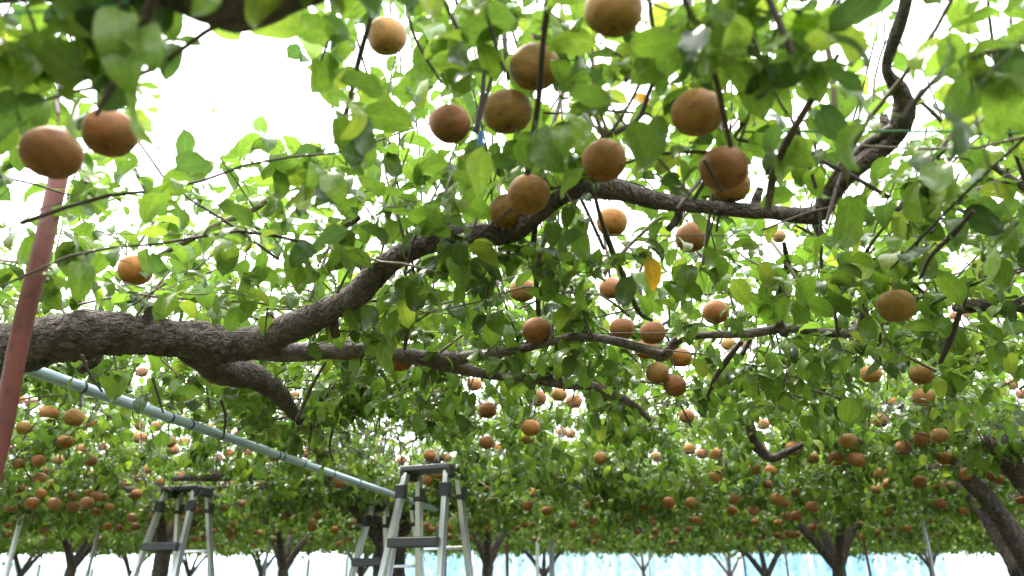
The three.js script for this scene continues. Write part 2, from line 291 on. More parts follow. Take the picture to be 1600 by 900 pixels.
{
  const [bx, bz] = groundAt(607, 7.3);
  const B = tree(bx, bz, 'forked pear tree standing right behind the pair of stepladders'), bo = { seg: 20, step: 0.025, rough: 0.2, freq: 14, lumps: 0.14 };
  limb(B, [V(bx, -0.1, bz), V(bx + 0.02, 0.7, bz), atD(608, 880, 7.3), atD(610, 838, 7.3), atD(612, 825, 7.3)], [0.18, 0.135, 0.13, 0.14, 0.09], bo, 'trunk');
  for (const [rows, rad] of [
    [[[606, 850, 7.3], [580, 812, 7.1], [545, 775, 6.8], [505, 748, 6.4], [440, 738, 6.1], [345, 742, 6.2], [270, 748, 6.4]], [0.085, 0.085, 0.08, 0.07, 0.055, 0.045, 0.02]],
    [[[612, 850, 7.3], [636, 806, 7.15], [668, 775, 6.9], [705, 757, 6.6], [770, 746, 6.3], [840, 745, 6.1], [930, 752, 6.1]], [0.085, 0.085, 0.08, 0.072, 0.055, 0.04, 0.02]],
    [[[610, 845, 7.3], [616, 792, 7.2], [634, 758, 6.8], [664, 735, 6.2], [690, 715, 5.6]], [0.08, 0.08, 0.065, 0.05, 0.02]],
    [[[610, 848, 7.3], [590, 830, 7.8], [560, 822, 8.5], [520, 826, 9.4]], [0.08, 0.06, 0.04, 0.02]],
  ]) { limb(B, rows.map((q) => atD(...q)), rad, bo); for (const q of rows) limbPx.push([q[0], q[1], 14, q[2]]); }
  const [cx, cz] = groundAt(1618, 5.3);
  const C = tree(cx, cz, 'leaning grooved pear trunk cut by the right edge, close to the camera');
  limb(C, [V(cx, -0.1, cz), V(cx + 0.02, 0.7, cz), ...[[1612, 895, 5.3], [1588, 845, 5.15], [1548, 785, 5.0], [1512, 748, 4.9]].map((a) => atZ(a[0], a[1], -a[2] * 0.92)), atZ(1490, 722, -4.7), atZ(1440, 708, -4.6)], [0.15, 0.11, 0.06, 0.056, 0.05, 0.043, 0.026, 0.013], { seg: 22, step: 0.02, rough: 0.2, freq: 15, lumps: 0.1 }, 'trunk');
  limb(C, [[1600, 900, 5.5], [1578, 860, 5.7], [1548, 812, 5.9], [1522, 780, 6.1], [1500, 755, 6.4]].map((a) => atZ(a[0], a[1], -a[2] * 0.92)), [0.07, 0.065, 0.058, 0.05, 0.03], { seg: 18, step: 0.03, rough: 0.16, freq: 14, lumps: 0.1 });
  limb(C, [atZ(1610, 880, -5.2), atZ(1625, 800, -5.0), atZ(1590, 742, -4.6), atZ(1566, 700, -4.3), atZ(1540, 690, -3.7)], [0.07, 0.06, 0.05, 0.06, 0.02], { seg: 14, step: 0.03, rough: 0.2, freq: 14, lumps: 0.2 });
  limbPx.push([1560, 820, 18, 4.9], [1530, 775, 16, 4.8], [1585, 860, 18, 5], [1565, 705, 20, 4.4]);
}
const farTree = (px, d, r, fork, label, dirs, group) => { const [x, z] = groundAt(px, d); return builtTree(x, z, r, fork, label, group, dirs); };
const spread = (k) => { const a = rr(0, 6.28); return Array.from({ length: k }, (_, i) => [a + i * 6.283 / k + gauss() * 0.35, rr(1.9, 2.7), rr(0.8, 1.3)]); };
const sideways = [[0.35, 2.3, 1.0], [2.8, 2.3, 1.0], [1.5, 2, 1.1], [4.5, 2, 1.2]];
for (const [px, d, w, fork, label, dirs] of [
  [38, 16.5, 10, 1.5, 'thin distant pear tree forking low near the left edge', sideways],
  [107, 12.5, 16, 1.55, 'dark pear tree with splayed limbs, second from the left edge', [[0.5, 2.3, 1], [2.5, 2.3, 1.2], [1.3, 2, 1.6], [4.5, 2, 1.2]]],
  [197, 17, 8, 1.5, 'slim distant pear trunk just left of the lone stepladder', sideways],
  [246, 8.2, 26, 1.62, 'stout dark pear trunk seen through the lone stepladder', [[2.5, 1.8, 0.9], [0.4, 2.2, 0.9], [1.6, 2, 1], [4.8, 1.6, 1]]],
  [296, 16, 8, 1.5, 'slim distant pear trunk framed by the right rails of the lone stepladder', sideways],
  [409, 16.5, 9, 1.55, 'slender distant pear tree beside a thin pale post, left of centre', sideways],
  [453, 10.5, 19, 1.52, 'mossy pear tree with a wide dark V fork, left of centre', [[0.55, 2.3, 1.1], [2.5, 2.3, 1.1], [1.6, 2, 1.3], [4.6, 2, 1.2]]],
  [562, 15, 10, 1.5, 'thin pear tree seen through the farther stepladder of the pair', sideways],
  [757, 9, 21, 1.55, 'dark forked pear tree between the tall stepladder and the thin brown post', [[0.6, 2.3, 1.2], [2.5, 2.2, 1.3], [1.6, 2, 1.3], [4.7, 1.7, 1.2]]],
  [846, 14, 12, 1.5, 'pear tree with a wide low fork beside the white post', [[0.3, 2.2, 0.9], [2.9, 2.2, 0.9], [1.5, 2, 1.2]]],
  [1139, 18, 8, 1.5, 'thin distant pear tree before the blue net, right of centre', sideways],
  [1193, 12.5, 14, 1.45, 'dark pear tree with a goblet fork before the blue net', [[0.45, 2.3, 0.9], [2.6, 2.4, 0.95], [1.5, 2, 1.3]]],
  [1306, 8.6, 24, 1.5, 'mossy forked pear tree standing between the two blue net gaps at the right', [[0.5, 2.2, 1.0], [2.5, 2.4, 0.95], [1.7, 2, 1.2], [4.6, 1.5, 1]]],
  [1010, 17, 7, 1.6, 'thin distant pear tree in front of the widest pale blue net panel', sideways],
  [1450, 15, 8, 1.6, 'thin distant pear tree at the right end of the blue net', sideways],
]) farTree(px, d, w * 0.4 * d / FPX, fork, label, dirs);
// trees that carry the canopy outside the picture's edges
for (const [x, z, label] of [[-6.4, -6.2, 'pear tree out of the picture beyond the left edge'], [5.6, -8.3, 'pear tree hidden by foliage beyond the right edge trunk']]) builtTree(x, z, 0.11, 1.5, label, null, spread(4));

// ───────────────────────── fruit ─────────────────────────
function pearGeo(seg, n) {
  const prof = [];
  for (let i = 0; i <= n; i++) {
    const a = -Math.PI / 2 + Math.PI * i / n, c = Math.cos(a), s = Math.sin(a);
    const dent = 0.16 * Math.exp(-Math.pow(c / 0.26, 2));
    prof.push(new THREE.Vector2(Math.max(0.0001, Math.pow(c, 0.92)), s * (s > 0 ? 0.86 : 0.93) - Math.sign(s) * dent));
  }
  return new THREE.LatheGeometry(prof, seg);
}
const fruitShapes = [0, 1, 2].map((k) => {
  const g = pearGeo(32, 20), p = g.attributes.position;
  for (let i = 0; i < p.count; i++) {
    const x = p.getX(i), y = p.getY(i), z = p.getZ(i), f = 1 + 0.045 * noise(x * 1.1 + k * 9, y * 1.1, z * 1.1 + k) + 0.02 * noise(x * 3 + k, y * 3, z * 3);
    p.setXYZ(i, x * f * (1 + 0.02 * k), y * f * (1 - 0.02 * k) + 0.03 * x * (k - 1), z * f);
  }
  g.computeVertexNormals(); return g;
});
const fruitSmall = pearGeo(14, 9); 
const calyxGeo = new THREE.TorusGeometry(0.10, 0.045, 5, 10).rotateX(Math.PI / 2).translate(0, -0.755, 0);
const stalkGeo = limbGeo([V(0, 0.72, 0), V(0.03, 0.95, 0.02), V(0.10, 1.30, 0.05), V(0.16, 1.6, 0.06)], [0.045, 0.034, 0.034, 0.055], { seg: 6, step: 0.15 });
const heroPx = [], pearTops = [];
function pear(p, R, label, group, big, tint) {
  const mat = pearMats[tint ?? Math.floor(rnd() * pearMats.length)], q = proj(p);
  if (q) heroPx.push([q[0], q[1], R * FPX / q[3], q[2], big]);
  if (!big) {
    const m = top('pear', fruitSmall, mat, label, 'pear', group); m.position.copy(p); m.scale.setScalar(R); m.rotation.set(gauss() * 0.2, rr(0, 6.28), gauss() * 0.2); return m;
  }
  const o = base('pear', p, label, 'pear', group); o.scale.setScalar(R); o.rotation.set(gauss() * 0.13, rr(0, 6.28), gauss() * 0.13);
  part('fruit', fruitShapes[Math.floor(rnd() * 3)], mat, o); part('calyx', calyxGeo, calyxMat, o); part('stalk', stalkGeo, stalkMat, o);
  o.updateMatrixWorld(); pearTops.push(V(0.16, 1.6, 0.06).applyMatrix4(o.matrixWorld)); return o;
}
const G1 = 'russet pears hanging from the trellis near the camera', RR = 0.0445;
const sizedPear = (px, py, dia, label, group, tint, R = RR) => pear(atD(px, py, R * 2 * FPX / dia * Math.pow(rayOf(px, py).length(), 1.5)), R, label, group, dia > 23, tint);
for (const [px, py, dia, label, tint] of [
  [82, 238, 96, 'large dark pear at the left directly above the red post', 3],
  [172, 207, 86, 'large pear beside the one over the red post, half behind a drooping leaf', 3],
  [605, 56, 64, 'pear against the white sky beside the slender dark shoot near the top', 2],
  [703, 192, 66, 'reddish pear at the left of the hanging trio in the upper middle', 3],
  [792, 174, 77, 'golden brown pear in the middle of the hanging trio, below the tallest', 4],
  [836, 104, 80, 'highest pear of the hanging trio in the upper middle', 4],
  [958, 14, 93, 'large pear cut off by the top edge of the picture', 4],
  [1089, 175, 83, 'large pear with a fine dark twig crossing its face, upper right of centre', 2],
  [1131, 262, 77, 'pear above the long limb, in front of a second pear behind it', 3],
  [1141, 288, 62, 'pear mostly hidden behind another one just above the long limb', 2],
  [944, 250, 70, 'pear hanging under a fork of thin twigs just above the limb', 0],
  [826, 303, 67, 'front pear of the touching pair left of the long limb', 2],
  [794, 329, 60, 'rear pear of the touching pair left of the long limb', 4],
  [956, 347, 49, 'orange pear just under the long limb, left of the lone round one', 5],
  [1080, 370, 51, 'lone round pear hanging beneath the long limb at its middle', 3],
  [816, 453, 41, 'pear on a thin vertical shoot, above another on the same shoot', 0],
  [839, 516, 46, 'pear with its calyx showing at the foot of a thin vertical shoot', 3],
  [955, 450, 38, 'small pear above the hanging group of six by the pale limb', 3],
  [972, 513, 39, 'upper left pear of the group of six by the pale limb', 3],
  [1020, 519, 41, 'upper right pear of the group of six by the pale limb', 3],
  [1010, 545, 37, 'pear touching the upper right one from below in the group of six', 1],
  [1027, 582, 37, 'yellowish pear under the elbow of the pale limb', 4],
  [1054, 602, 37, 'lowest pear of the group of six by the pale limb', 3],
  [1063, 558, 36, 'bright orange pear just right of the elbow of the pale limb', 5],
  [1118, 487, 42, 'single pear hanging free above the pale limb, right of the yellow leaf', 1],
  [1400, 477, 60, 'broad golden pear in front of dark leaves near the blunt right limb', 4],
  [1440, 584, 39, 'round pear right of centre among dark leaves, below the broad golden one', 2],
  [212, 421, 55, 'pear split in two by a hanging leaf above the thick left limb', 5],
  [626, 561, 42, 'pear in front of the lower dark limb, left of centre', 3],
  [1361, 584, 34, 'pear divided by a leaf, left of the round one among dark leaves', 5],
  [1443, 620, 35, 'pear hanging directly below the round one among dark leaves', 2],
]) sizedPear(px, py, dia, label, G1, tint);

const ORD = { 2: ['left', 'right'], 3: ['leftmost', 'middle', 'rightmost'], n: ['leftmost', 'second', 'third', 'fourth', 'fifth', 'sixth', 'seventh', 'eighth', 'ninth', 'tenth', 'eleventh', 'twelfth'] };
function cluster(where, rows) {
  rows.sort((a, b) => a[0] - b[0]);
  rows.forEach(([px, py, dia], i) => {
    const n = rows.length, w = n < 4 ? ORD[n]?.[i] : i === 0 ? 'leftmost' : i === n - 1 ? 'rightmost' : `${ORD.n[i]} from left`;
    sizedPear(px, py, dia, n === 1 ? where : `${w} of the ${['', '', 'two', 'three', 'four', 'five', 'six', 'seven', 'eight', 'nine', 'ten', 'eleven', 'twelve'][n]} pears ${where}`, 'smaller pears in the middle distance', null, rr(0.041, 0.047));
  });
}
cluster('in a row between red post and blue pipe', [[31, 624, 19], [50, 630, 22], [77, 646, 31], [116, 652, 33], [140, 658, 22], [133, 630, 13]]);
cluster('under the row by the red post', [[39, 668, 27], [102, 690, 26], [127, 702, 20], [92, 718, 19]]);
cluster('low by the red post', [[76, 735, 18], [48, 748, 17], [138, 740, 18], [20, 702, 16]]);
cluster('close under the blue pipe at its nearer third', [[219, 664, 19], [219, 684, 21], [245, 666, 19], [285, 657, 22]]);
cluster('in the tight knot below the blue pipe', [[265, 690, 22], [288, 690, 18], [272, 703, 18], [160, 698, 16]]);
cluster('small pear seen above the blue pipe near the thick limb', [[222, 581, 20]]);
cluster('touching the blue pipe near its middle', [[326, 668, 18], [372, 678, 16]]);
cluster('beneath the far half of the blue pipe', [[430, 711, 22], [357, 708, 18], [390, 708, 18], [341, 716, 16], [480, 708, 18]]);
cluster('above the lone stepladder', [[283, 743, 17], [250, 752, 17], [231, 733, 17], [197, 756, 15], [213, 772, 19], [219, 748, 17], [190, 746, 13]]);
cluster('right of the top of the lone stepladder', [[337, 746, 17], [358, 757, 16], [390, 758, 13], [407, 758, 18], [355, 789, 9], [380, 787, 15]]);
cluster('over the V-forked tree', [[421, 796, 13], [454, 800, 11], [466, 800, 9], [494, 806, 12], [508, 806, 10], [530, 818, 12], [547, 814, 9]]);
cluster('by the leaning dark limb', [[508, 754, 13], [562, 778, 14], [486, 771, 11], [520, 790, 11]]);
cluster('above the top plate of the tall stepladder', [[627, 720, 16], [671, 711, 21], [698, 715, 17]]);
cluster('under the top plate of the tall stepladder', [[667, 751, 20], [687, 740, 20], [640, 740, 16]]);
cluster('left of the twin pears below the dark crossing branch', [[762, 640, 29], [741, 600, 24]]);
cluster('below the dark crossing branch tip', [[840, 622, 28], [874, 616, 25], [897, 627, 26]]);
cluster('hanging one before the other below centre', [[829, 668, 30], [823, 684, 24]]);
cluster('right above the tall stepladder', [[760, 691, 24], [778, 700, 18]]);
cluster('half hidden by leaves under the three at centre', [[878, 675, 17], [892, 678, 17]]);
cluster('solitary orange pear below centre against bright leaves', [[938, 715, 22]]);
cluster('solitary pear under the lowest of the six by the pale limb', [[1073, 650, 25]]);
cluster('in the row low at the centre right', [[1077, 701, 21], [1097, 709, 19], [1119, 709, 21], [1025, 713, 17]]);
cluster('touching pair low at the centre right under the row', [[1083, 752, 15], [1075, 760, 12]]);
cluster('beside the dark hooked branch', [[1193, 663, 20], [1168, 618, 12], [1190, 700, 17], [1240, 700, 26], [1270, 716, 21]]);
cluster('below the dark hooked branch', [[1231, 730, 14], [1203, 735, 20], [1166, 736, 11]]);
cluster('among leaves right of the hooked branch', [[1325, 688, 29], [1376, 657, 25], [1400, 630, 24], [1338, 718, 28]]);
cluster('side by side below the round pear', [[1440, 685, 27], [1468, 680, 29], [1411, 699, 27]]);
cluster('under the side-by-side right pears', [[1477, 716, 25], [1462, 728, 17], [1523, 676, 17]]);
cluster('in the knot of three low at the right', [[1375, 740, 20], [1388, 756, 20], [1370, 764, 18]]);
cluster('in the row left of the leaning grooved trunk', [[1437, 752, 23], [1467, 758, 21], [1487, 759, 19], [1487, 773, 15], [1418, 770, 18]]);
cluster('at the right edge below the blunt limb', [[1580, 600, 23], [1597, 616, 20], [1565, 588, 14]]);
cluster('by the stub of the blunt right limb', [[1490, 493, 16], [1512, 490, 18]]);
cluster('tucked under the pale limb right of its middle', [[1138, 537, 25], [1166, 538, 19]]);
cluster('blurred orange pear behind leaves below the long limb elbow', [[1217, 369, 23]]);
cluster('small pear glimpsed under the bend of the thick limb', [[632, 412, 17]]);
cluster('right of the leaning grooved trunk', [[1580, 765, 16], [1551, 753, 16]]);
cluster('low behind the lone stepladder trunk at the left', [[164, 774, 11], [462, 618, 17], [360, 645, 14], [442, 648, 15]].slice(0, 1));
cluster('around the hanging dark limb stub left of centre', [[460, 618, 17], [443, 648, 15], [358, 645, 13]]);
cluster('in the low canopy above the white post', [[864, 737, 13], [887, 741, 14], [910, 735, 12], [901, 762, 13], [852, 779, 12], [870, 787, 13]]);
cluster('lowest beside the white post', [[915, 775, 12], [932, 773, 12], [902, 787, 9], [852, 805, 10], [890, 793, 10], [866, 803, 9]]);
cluster('right of the tall stepladder', [[757, 762, 17], [790, 771, 13], [799, 772, 11], [832, 770, 16]]);
cluster('tiny, left of the brown post', [[679, 812, 10], [778, 817, 9], [701, 806, 9], [758, 850, 8]]);

// more pears deeper in the orchard, one object each as far as they show, then the far mass
const smallZones = [
  [-40, 70, 'far pears over the leftmost thin tree'], [70, 150, 'far pears over the dark splayed tree'], [150, 235, 'far pears left of the lone stepladder'], [235, 330, 'far pears behind the lone stepladder'],
  [330, 420, 'far pears over the thin pale post'], [420, 490, 'far pears over the V-forked tree'], [490, 570, 'far pears by the leaning dark limb'], [570, 650, 'far pears behind the silver topped stepladder'],
  [650, 740, 'far pears behind the tall stepladder'], [740, 800, 'far pears above the thin brown post'], [800, 880, 'far pears above the white post'], [880, 960, 'far pears right of the white post'],
  [960, 1040, 'far pears above the widest net panel'], [1040, 1110, 'far pears left of the goblet tree'], [1110, 1180, 'far pears above the goblet tree'], [1180, 1250, 'far pears right of the goblet tree'],
  [1250, 1330, 'far pears over the mossy forked tree'], [1330, 1410, 'far pears right of the mossy forked tree'], [1410, 1500, 'far pears left of the leaning trunk'], [1500, 1660, 'far pears beside the leaning trunk'],
];
{
  let made = 0; const rest = [];
  for (let k = 0; k < 7000; k++) {
    const d = 4.6 + 12 * Math.pow(rnd(), 0.75), az = rr(-0.6, 0.6), p = V(Math.sin(az) * d, CAM_H + (d < 8 ? rr(0.45, 0.66) : d < 11 ? rr(0.48, 0.67) : rr(0.55, 0.72)), -Math.cos(az) * d), q = proj(p);
    if (!q || q[0] < -20 || q[0] > 1620) continue;
    if (noise(p.x * 0.9, 3.1, p.z * 0.9) + 0.5 * noise(p.x * 2.6, 8, p.z * 2.6) < (q[0] < 580 ? -0.06 : 0.04)) continue;
    if (heroPx.some((h) => h[4] !== undefined && Math.hypot(h[0] - q[0], h[1] - q[1]) < h[2] + 12 && d > 3)) { if (rnd() < 0.7) continue; }
    if ((q[0] > 215 && q[0] < 350 && q[1] > 745 && d < 7) || (q[0] > 555 && q[0] < 740 && q[1] > 705 && d < 7.2)) continue;
    const R = rr(0.033, 0.044), zone = smallZones.find((s) => q[0] >= s[0] && q[0] < s[1]);
    if (made < 105 && d < 9.5 && zone && (zone.list ??= []).length < 10) { zone.list.push([pear(p, R, '', zone[2], false), q[0]]); made++; } else rest.push([p, R]);
    if (rest.length > 900) break;
  }
  for (const z of smallZones) if (z.list) { z.list.sort((a, b) => a[1] - b[1]); z.list.forEach(([o], i) => { const n = z.list.length; o.userData.label = n === 1 ? `small lone pear of the ${z[2]}` : `${i === 0 ? 'leftmost' : i === n - 1 ? 'rightmost' : ORD.n[i] + ' from left'} of the small ${z[2]}`; }); }
  console.log('pears', made, rest.length);
  const m = new THREE.InstancedMesh(fruitSmall, pearInst, rest.length), M = new THREE.Matrix4(), Q = new THREE.Quaternion(), c = new THREE.Color();
  rest.forEach(([p, R], i) => { M.compose(p, Q.setFromEuler(new THREE.Euler(gauss() * 0.2, rr(0, 6), gauss() * 0.2)), V(R, R, R)); m.setMatrixAt(i, M); const k = rr(0.78, 1.2); m.setColorAt(i, c.setRGB(0.36 * k, 0.156 * k, 0.045 * k)); });
  m.name = 'distant_pears'; scene.add(m); tag(m, 'mass of tiny pears dotted through the farthest canopy', 'pears', null, 'stuff');
}

// ───────────────────────── leaves and shoots ─────────────────────────
function leafGeo(nl, droop, fold, wave, twist, wide, petiole = true) {
  const P = [], UV = [], I = [], cols = nl > 4 ? [-1, -0.5, 0, 0.5, 1] : [-1, 0, 1], n = cols.length;
  let x = 0, y = 0;
  for (let i = 0; i <= nl; i++) {
    const t = i / nl, ang = droop * (0.15 + 1.1 * t * t);
    if (i) { x += Math.cos(ang) / nl; y -= Math.sin(ang) / nl; }
    const w = wide * Math.pow(Math.min(1, t * 1.03 + 0.0), 0.55) * Math.pow(1 - t, 0.72) * 1.62 * (t > 0.8 ? 1 - (t - 0.8) * 1.1 : 1), tw = twist * t;
    for (const s of cols) {
      const yy = fold * Math.abs(s) * w + wave * Math.sin(t * 9 + s * 1.3) * s * s, zz = s * w;
      P.push(x + Math.sin(ang) * yy, y + Math.cos(ang) * (yy * Math.cos(tw) + zz * Math.sin(tw)), zz * Math.cos(tw) - yy * Math.sin(tw)); UV.push((s + 1) / 2, t);
    }
  }
  for (let i = 0; i < nl; i++) for (let j = 0; j < n - 1; j++) { const a = i * n + j; I.push(a, a + 1, a + n, a + 1, a + n + 1, a + n); }
  if (petiole) {
    const k0 = P.length / 3;
    for (const [px, py, r] of [[0.02, 0, 0.011], [-0.2, 0.025, 0.011], [-0.42, -0.02, 0.014]]) for (let j = 0; j < 3; j++) { const a = j * 2.094 + 0.5; P.push(px, py + Math.sin(a) * r, Math.cos(a) * r); UV.push(0.5, 0.03); }
    for (let i = 0; i < 2; i++) for (let j = 0; j < 3; j++) { const a = k0 + i * 3 + j, b = k0 + i * 3 + (j + 1) % 3; I.push(a, b, a + 3, b, b + 3, a + 3); }
  }
  const g = new THREE.BufferGeometry(); g.setAttribute('position', new THREE.Float32BufferAttribute(P, 3)); g.setAttribute('uv', new THREE.Float32BufferAttribute(UV, 2)); g.setIndex(I); g.computeVertexNormals(); return g;
}
const leafShapes = [[8, 1.0, 0.20, 0.03, 0.2, 0.41], [8, 1.5, 0.28, 0.04, -0.3, 0.38], [7, 0.5, 0.12, 0.05, 0.1, 0.43], [8, 1.2, 0.40, 0.02, 0.5, 0.42], [8, 1.9, 0.2, 0.04, -0.2, 0.37], [7, 0.2, 0.25, 0.06, 0.3, 0.42], [8, 1.3, -0.15, 0.05, 0.1, 0.40], [8, 0.8, 0.3, 0.07, -0.6, 0.36]].map((a) => leafGeo(...a));
const leafMid = leafGeo(5, 1.15, 0.24, 0.03, 0.2, 0.41), leafFar = leafGeo(4, 1.0, 0.25, 0, 0.15, 0.42, false);
const shootCurves = [0, 1, 2, 3, 4, 5].map((k) => { const b = [0.28, 0.12, -0.18, 0.4, -0.35, 0][k], pts = []; for (let i = 0; i <= 5; i++) { const t = i / 5; pts.push(V(t, b * t * t + (i % 2 ? 0.012 : -0.012), (k % 2 ? 1 : -1) * 0.06 * Math.sin(t * 3))); } return new THREE.CatmullRomCurve3(pts); });
const shootShapes = shootCurves.map((c) => limbGeo(c.points, [0.0058, 0.005, 0.0043, 0.0037, 0.0032, 0.0026], { seg: 5, step: 0.12 }));
const fromAxes = (dir, upish) => { const x = dir.clone().normalize(), z = x.clone().cross(upish).normalize(), y = z.clone().cross(x); return new THREE.Matrix4().makeBasis(x, y, z); };

heroPx.push([1021, 428, 24, 1.9, true], [985, 152, 14, 1.6, true]);
const gapPoly = [[228, 225], [250, 165], [272, 110], [268, 40], [462, 40], [492, 115], [530, 165], [515, 215], [452, 222], [405, 200], [350, 235], [320, 225], [285, 262], [240, 300]];
const inPoly = (x, y, P) => { let r = false; for (let i = 0, j = P.length - 1; i < P.length; j = i++) if ((P[i][1] > y) !== (P[j][1] > y) && x < (P[j][0] - P[i][0]) * (y - P[i][1]) / (P[j][1] - P[i][1]) + P[i][0]) r = !r; return r; };
const clearLines = []; // [px, py, half width, distance] of posts, the pipe and ladders that stay in view
function leafAllowed(p, L) {
  const q = proj(p); if (!q) return true;
  const [x, y, d] = q; if (x < -120 || x > 1720 || y < -120 || y > 1000) return true;
  if (d < 0.8) return false;
  const lp = L * FPX / q[3];
  if (inPoly(x, y, gapPoly)) return rnd() < 0.012;
  for (const h of heroPx) if (d < h[3] + 0.03 && Math.hypot(h[0] - x, h[1] - y) < h[2] * 0.95 + (h[4] ? lp * 0.45 : h[2] > 7 ? lp * 0.42 : lp * 0.3)) { if (rnd() < (h[4] ? 0.97 : h[2] > 7 ? 0.94 : 0.6)) return false; }
  for (const h of limbPx) if (d < h[3] + 0.02 && Math.hypot(h[0] - x, h[1] - y) < h[2] + lp * 0.3) { if (rnd() < (h[0] < 380 && h[1] > 470 ? 0.4 : h[0] > 930 && h[1] < 345 ? 0.45 : h[0] < 620 ? 0.3 : 0.06)) return false; }
  for (const h of clearLines) if (d < h[3] + 0.05 && Math.hypot(h[0] - x, h[1] - y) < h[2] + lp * 0.32) { if (rnd() < h[4]) return false; }
  return true;
}
const lineOf = (x0, y0, x1, y1, w, d0, d1, k, n = 40) => { for (let i = 0; i <= n; i++) { const t = i / n; clearLines.push([x0 + (x1 - x0) * t, y0 + (y1 - y0) * t, w, d0 + (d1 - d0) * t, k]); } };
lineOf(66, 290, 0, 690, 30, 2.0, 1.8, 0.985, 60);
lineOf(50, 578, 330, 655, 12, 2.5, 3.3, 0.12); lineOf(330, 655, 600, 768, 9, 3.3, 5.6, 0.12);
lineOf(590, 720, 725, 900, 70, 5.2, 5, 0.9, 6); lineOf(265, 775, 325, 775, 32, 6.9, 6.9, 0.97, 6); lineOf(225, 790, 340, 900, 60, 6.6, 6.6, 0.9, 6);

const owner = (x, z) => {
  if (z > -1.0) return x > 2.2 ? D : x < -2.4 && z < -0.4 ? A : E;
  if (z > -4.0) return x > 1.35 ? D : A;
  let best = null, bd = 1e9;
  for (const t of trees) if (t !== A && t !== D && t !== E) { const d = (t.x - x) ** 2 + (t.z - z) ** 2; if (d < bd) { bd = d; best = t; } }
  return best;
};
function addLeaf(t, p, dir, up, L) {
  const mid = p.clone().addScaledVector(dir, L * 0.5);
  if (!leafAllowed(mid, L)) return;
  const M = fromAxes(dir, up); M.scale(V(L, L, L)); M.setPosition(p);
  const q = proj(mid), px = q && q[0] > -60 && q[0] < 1660 && q[1] > -60 && q[1] < 960 ? L * FPX / q[3] : 0;
  t.leaves.push({ M, px, dist: q ? q[2] : 99 });
}
function leafAround(t, p, axis, az, L, near) {
  // a stalk that leaves the twig sideways and up, a blade that droops outward
  const side = V(Math.cos(az), 0, Math.sin(az)), out = side.clone().addScaledVector(axis, 0.35).normalize();
  const pitch = rnd() < 0.82 ? rr(-0.45, 0.65) : rr(-1.2, -0.4), dir = V(out.x, 0, out.z).normalize().multiplyScalar(Math.cos(pitch)).add(V(0, Math.sin(pitch), 0)).normalize();
  const up = V(gauss() * 0.6, 1, gauss() * 0.6).addScaledVector(side, 0.35).normalize();
  addLeaf(t, p.clone().addScaledVector(dir, L * 0.40), dir, up, L);
}
function shoot(t, p, az, el, len, near) {
  const k = Math.floor(rnd() * 6), dir = V(Math.cos(az) * Math.cos(el), Math.sin(el), Math.sin(az) * Math.cos(el)), M = fromAxes(dir, V(0, 1, 0.01));
  const Mt = M.clone().scale(V(len, len, len)).setPosition(p), q = proj(p.clone().addScaledVector(dir, len / 2));
  const tw = V(1, 0, 0).transformDirection(M);
  const ok = !(q && (inPoly(q[0], q[1], gapPoly) || [0, 0.15, 0.3, 0.45, 0.6, 0.75, 0.9, 1].some((f) => { const e = proj(p.clone().addScaledVector(dir, len * f)); return e && (inPoly(e[0], e[1], gapPoly) || heroPx.some((h) => h[2] > 8 && e[2] < h[3] && Math.hypot(h[0] - e[0], h[1] - e[1]) < h[2] * 1.12)); })));
  if (ok) t.shoots.push({ M: Mt, k, px: q ? len * FPX / q[3] * (q[0] > -100 && q[0] < 1700 && q[1] > -100 ? 1 : 0.01) : 0 });
  const n = Math.max(4, Math.round(len / 0.046)); let a = rr(0, 6.28);
  for (let i = 0; i < n; i++) {
    const s = 0.06 + 0.94 * (i + 0.5) / n, c = shootCurves[k].getPoint(s).applyMatrix4(Mt); a += 2.4 + gauss() * 0.3;
    leafAround(t, c, tw, a, rr(0.054, 0.090) * (s > 0.85 ? 0.75 : 1), near);
  }
  const m = 3 + Math.floor(rnd() * 4);
  for (let i = 0; i < m; i++) leafAround(t, p.clone().add(V(gauss() * 0.03, gauss() * 0.02, gauss() * 0.03)), tw, rr(0, 6.28), rr(0.058, 0.095), near);
}
{
  const CELL = 0.5;
  for (let x = -11.5; x < 11.5; x += CELL) for (let z = -17.2; z < 2.2; z += CELL) {
    const cx = x + CELL / 2, cz = z + CELL / 2, d = Math.hypot(cx, cz), az = Math.abs(Math.atan2(cx, -cz));
    const near = d < 4.6, inView = az < 0.62 + 0.25 / Math.max(0.3, d) || d < 3;
    if (!inView || (cz > 0 && d > 2.4)) continue;
    let dens = (near ? 53 : 76) * Math.max(near ? 0.45 : 0.75, 1 + 1.0 * noise(cx * 0.9, 0.4, cz * 0.9) + 0.5 * noise(cx * 2.1, 4.4, cz * 2.1));
    if (cx < -0.25 && cz > -2.6) dens *= 0.62;
    if (cx > 0.55 && cz > -2.2) dens *= 0.72;
    if (cz < -2.8 && cz > -7) dens *= 1.35;
    if (cz > 0.2) dens *= 0.7;
    const want = dens * CELL * CELL, n = Math.floor(want) + (rnd() < want % 1 ? 1 : 0);
    for (let i = 0; i < n; i++) {
      const p = V(x + rnd() * CELL, CAM_H + (d > 5.5 ? rr(0.56, 0.78) : rr(0.64, 0.80)), z + rnd() * CELL), t = owner(p.x, p.z), u = rnd();
      if (-p.z > 16.2 + 0.8 * noise(p.x, 0, 7)) continue;
      const el = u < 0.62 ? rr(0.3, 1.3) : u < 0.86 ? rr(-0.1, 0.35) : rr(-0.75, -0.15), len = u < 0.86 ? rr(0.32, 0.92) : rr(0.15, 0.34);
      if (Math.hypot(p.x, p.z) < 0.75) continue;
      shoot(t, p, rr(0, 6.28), el, len, near);
    }
  }
}
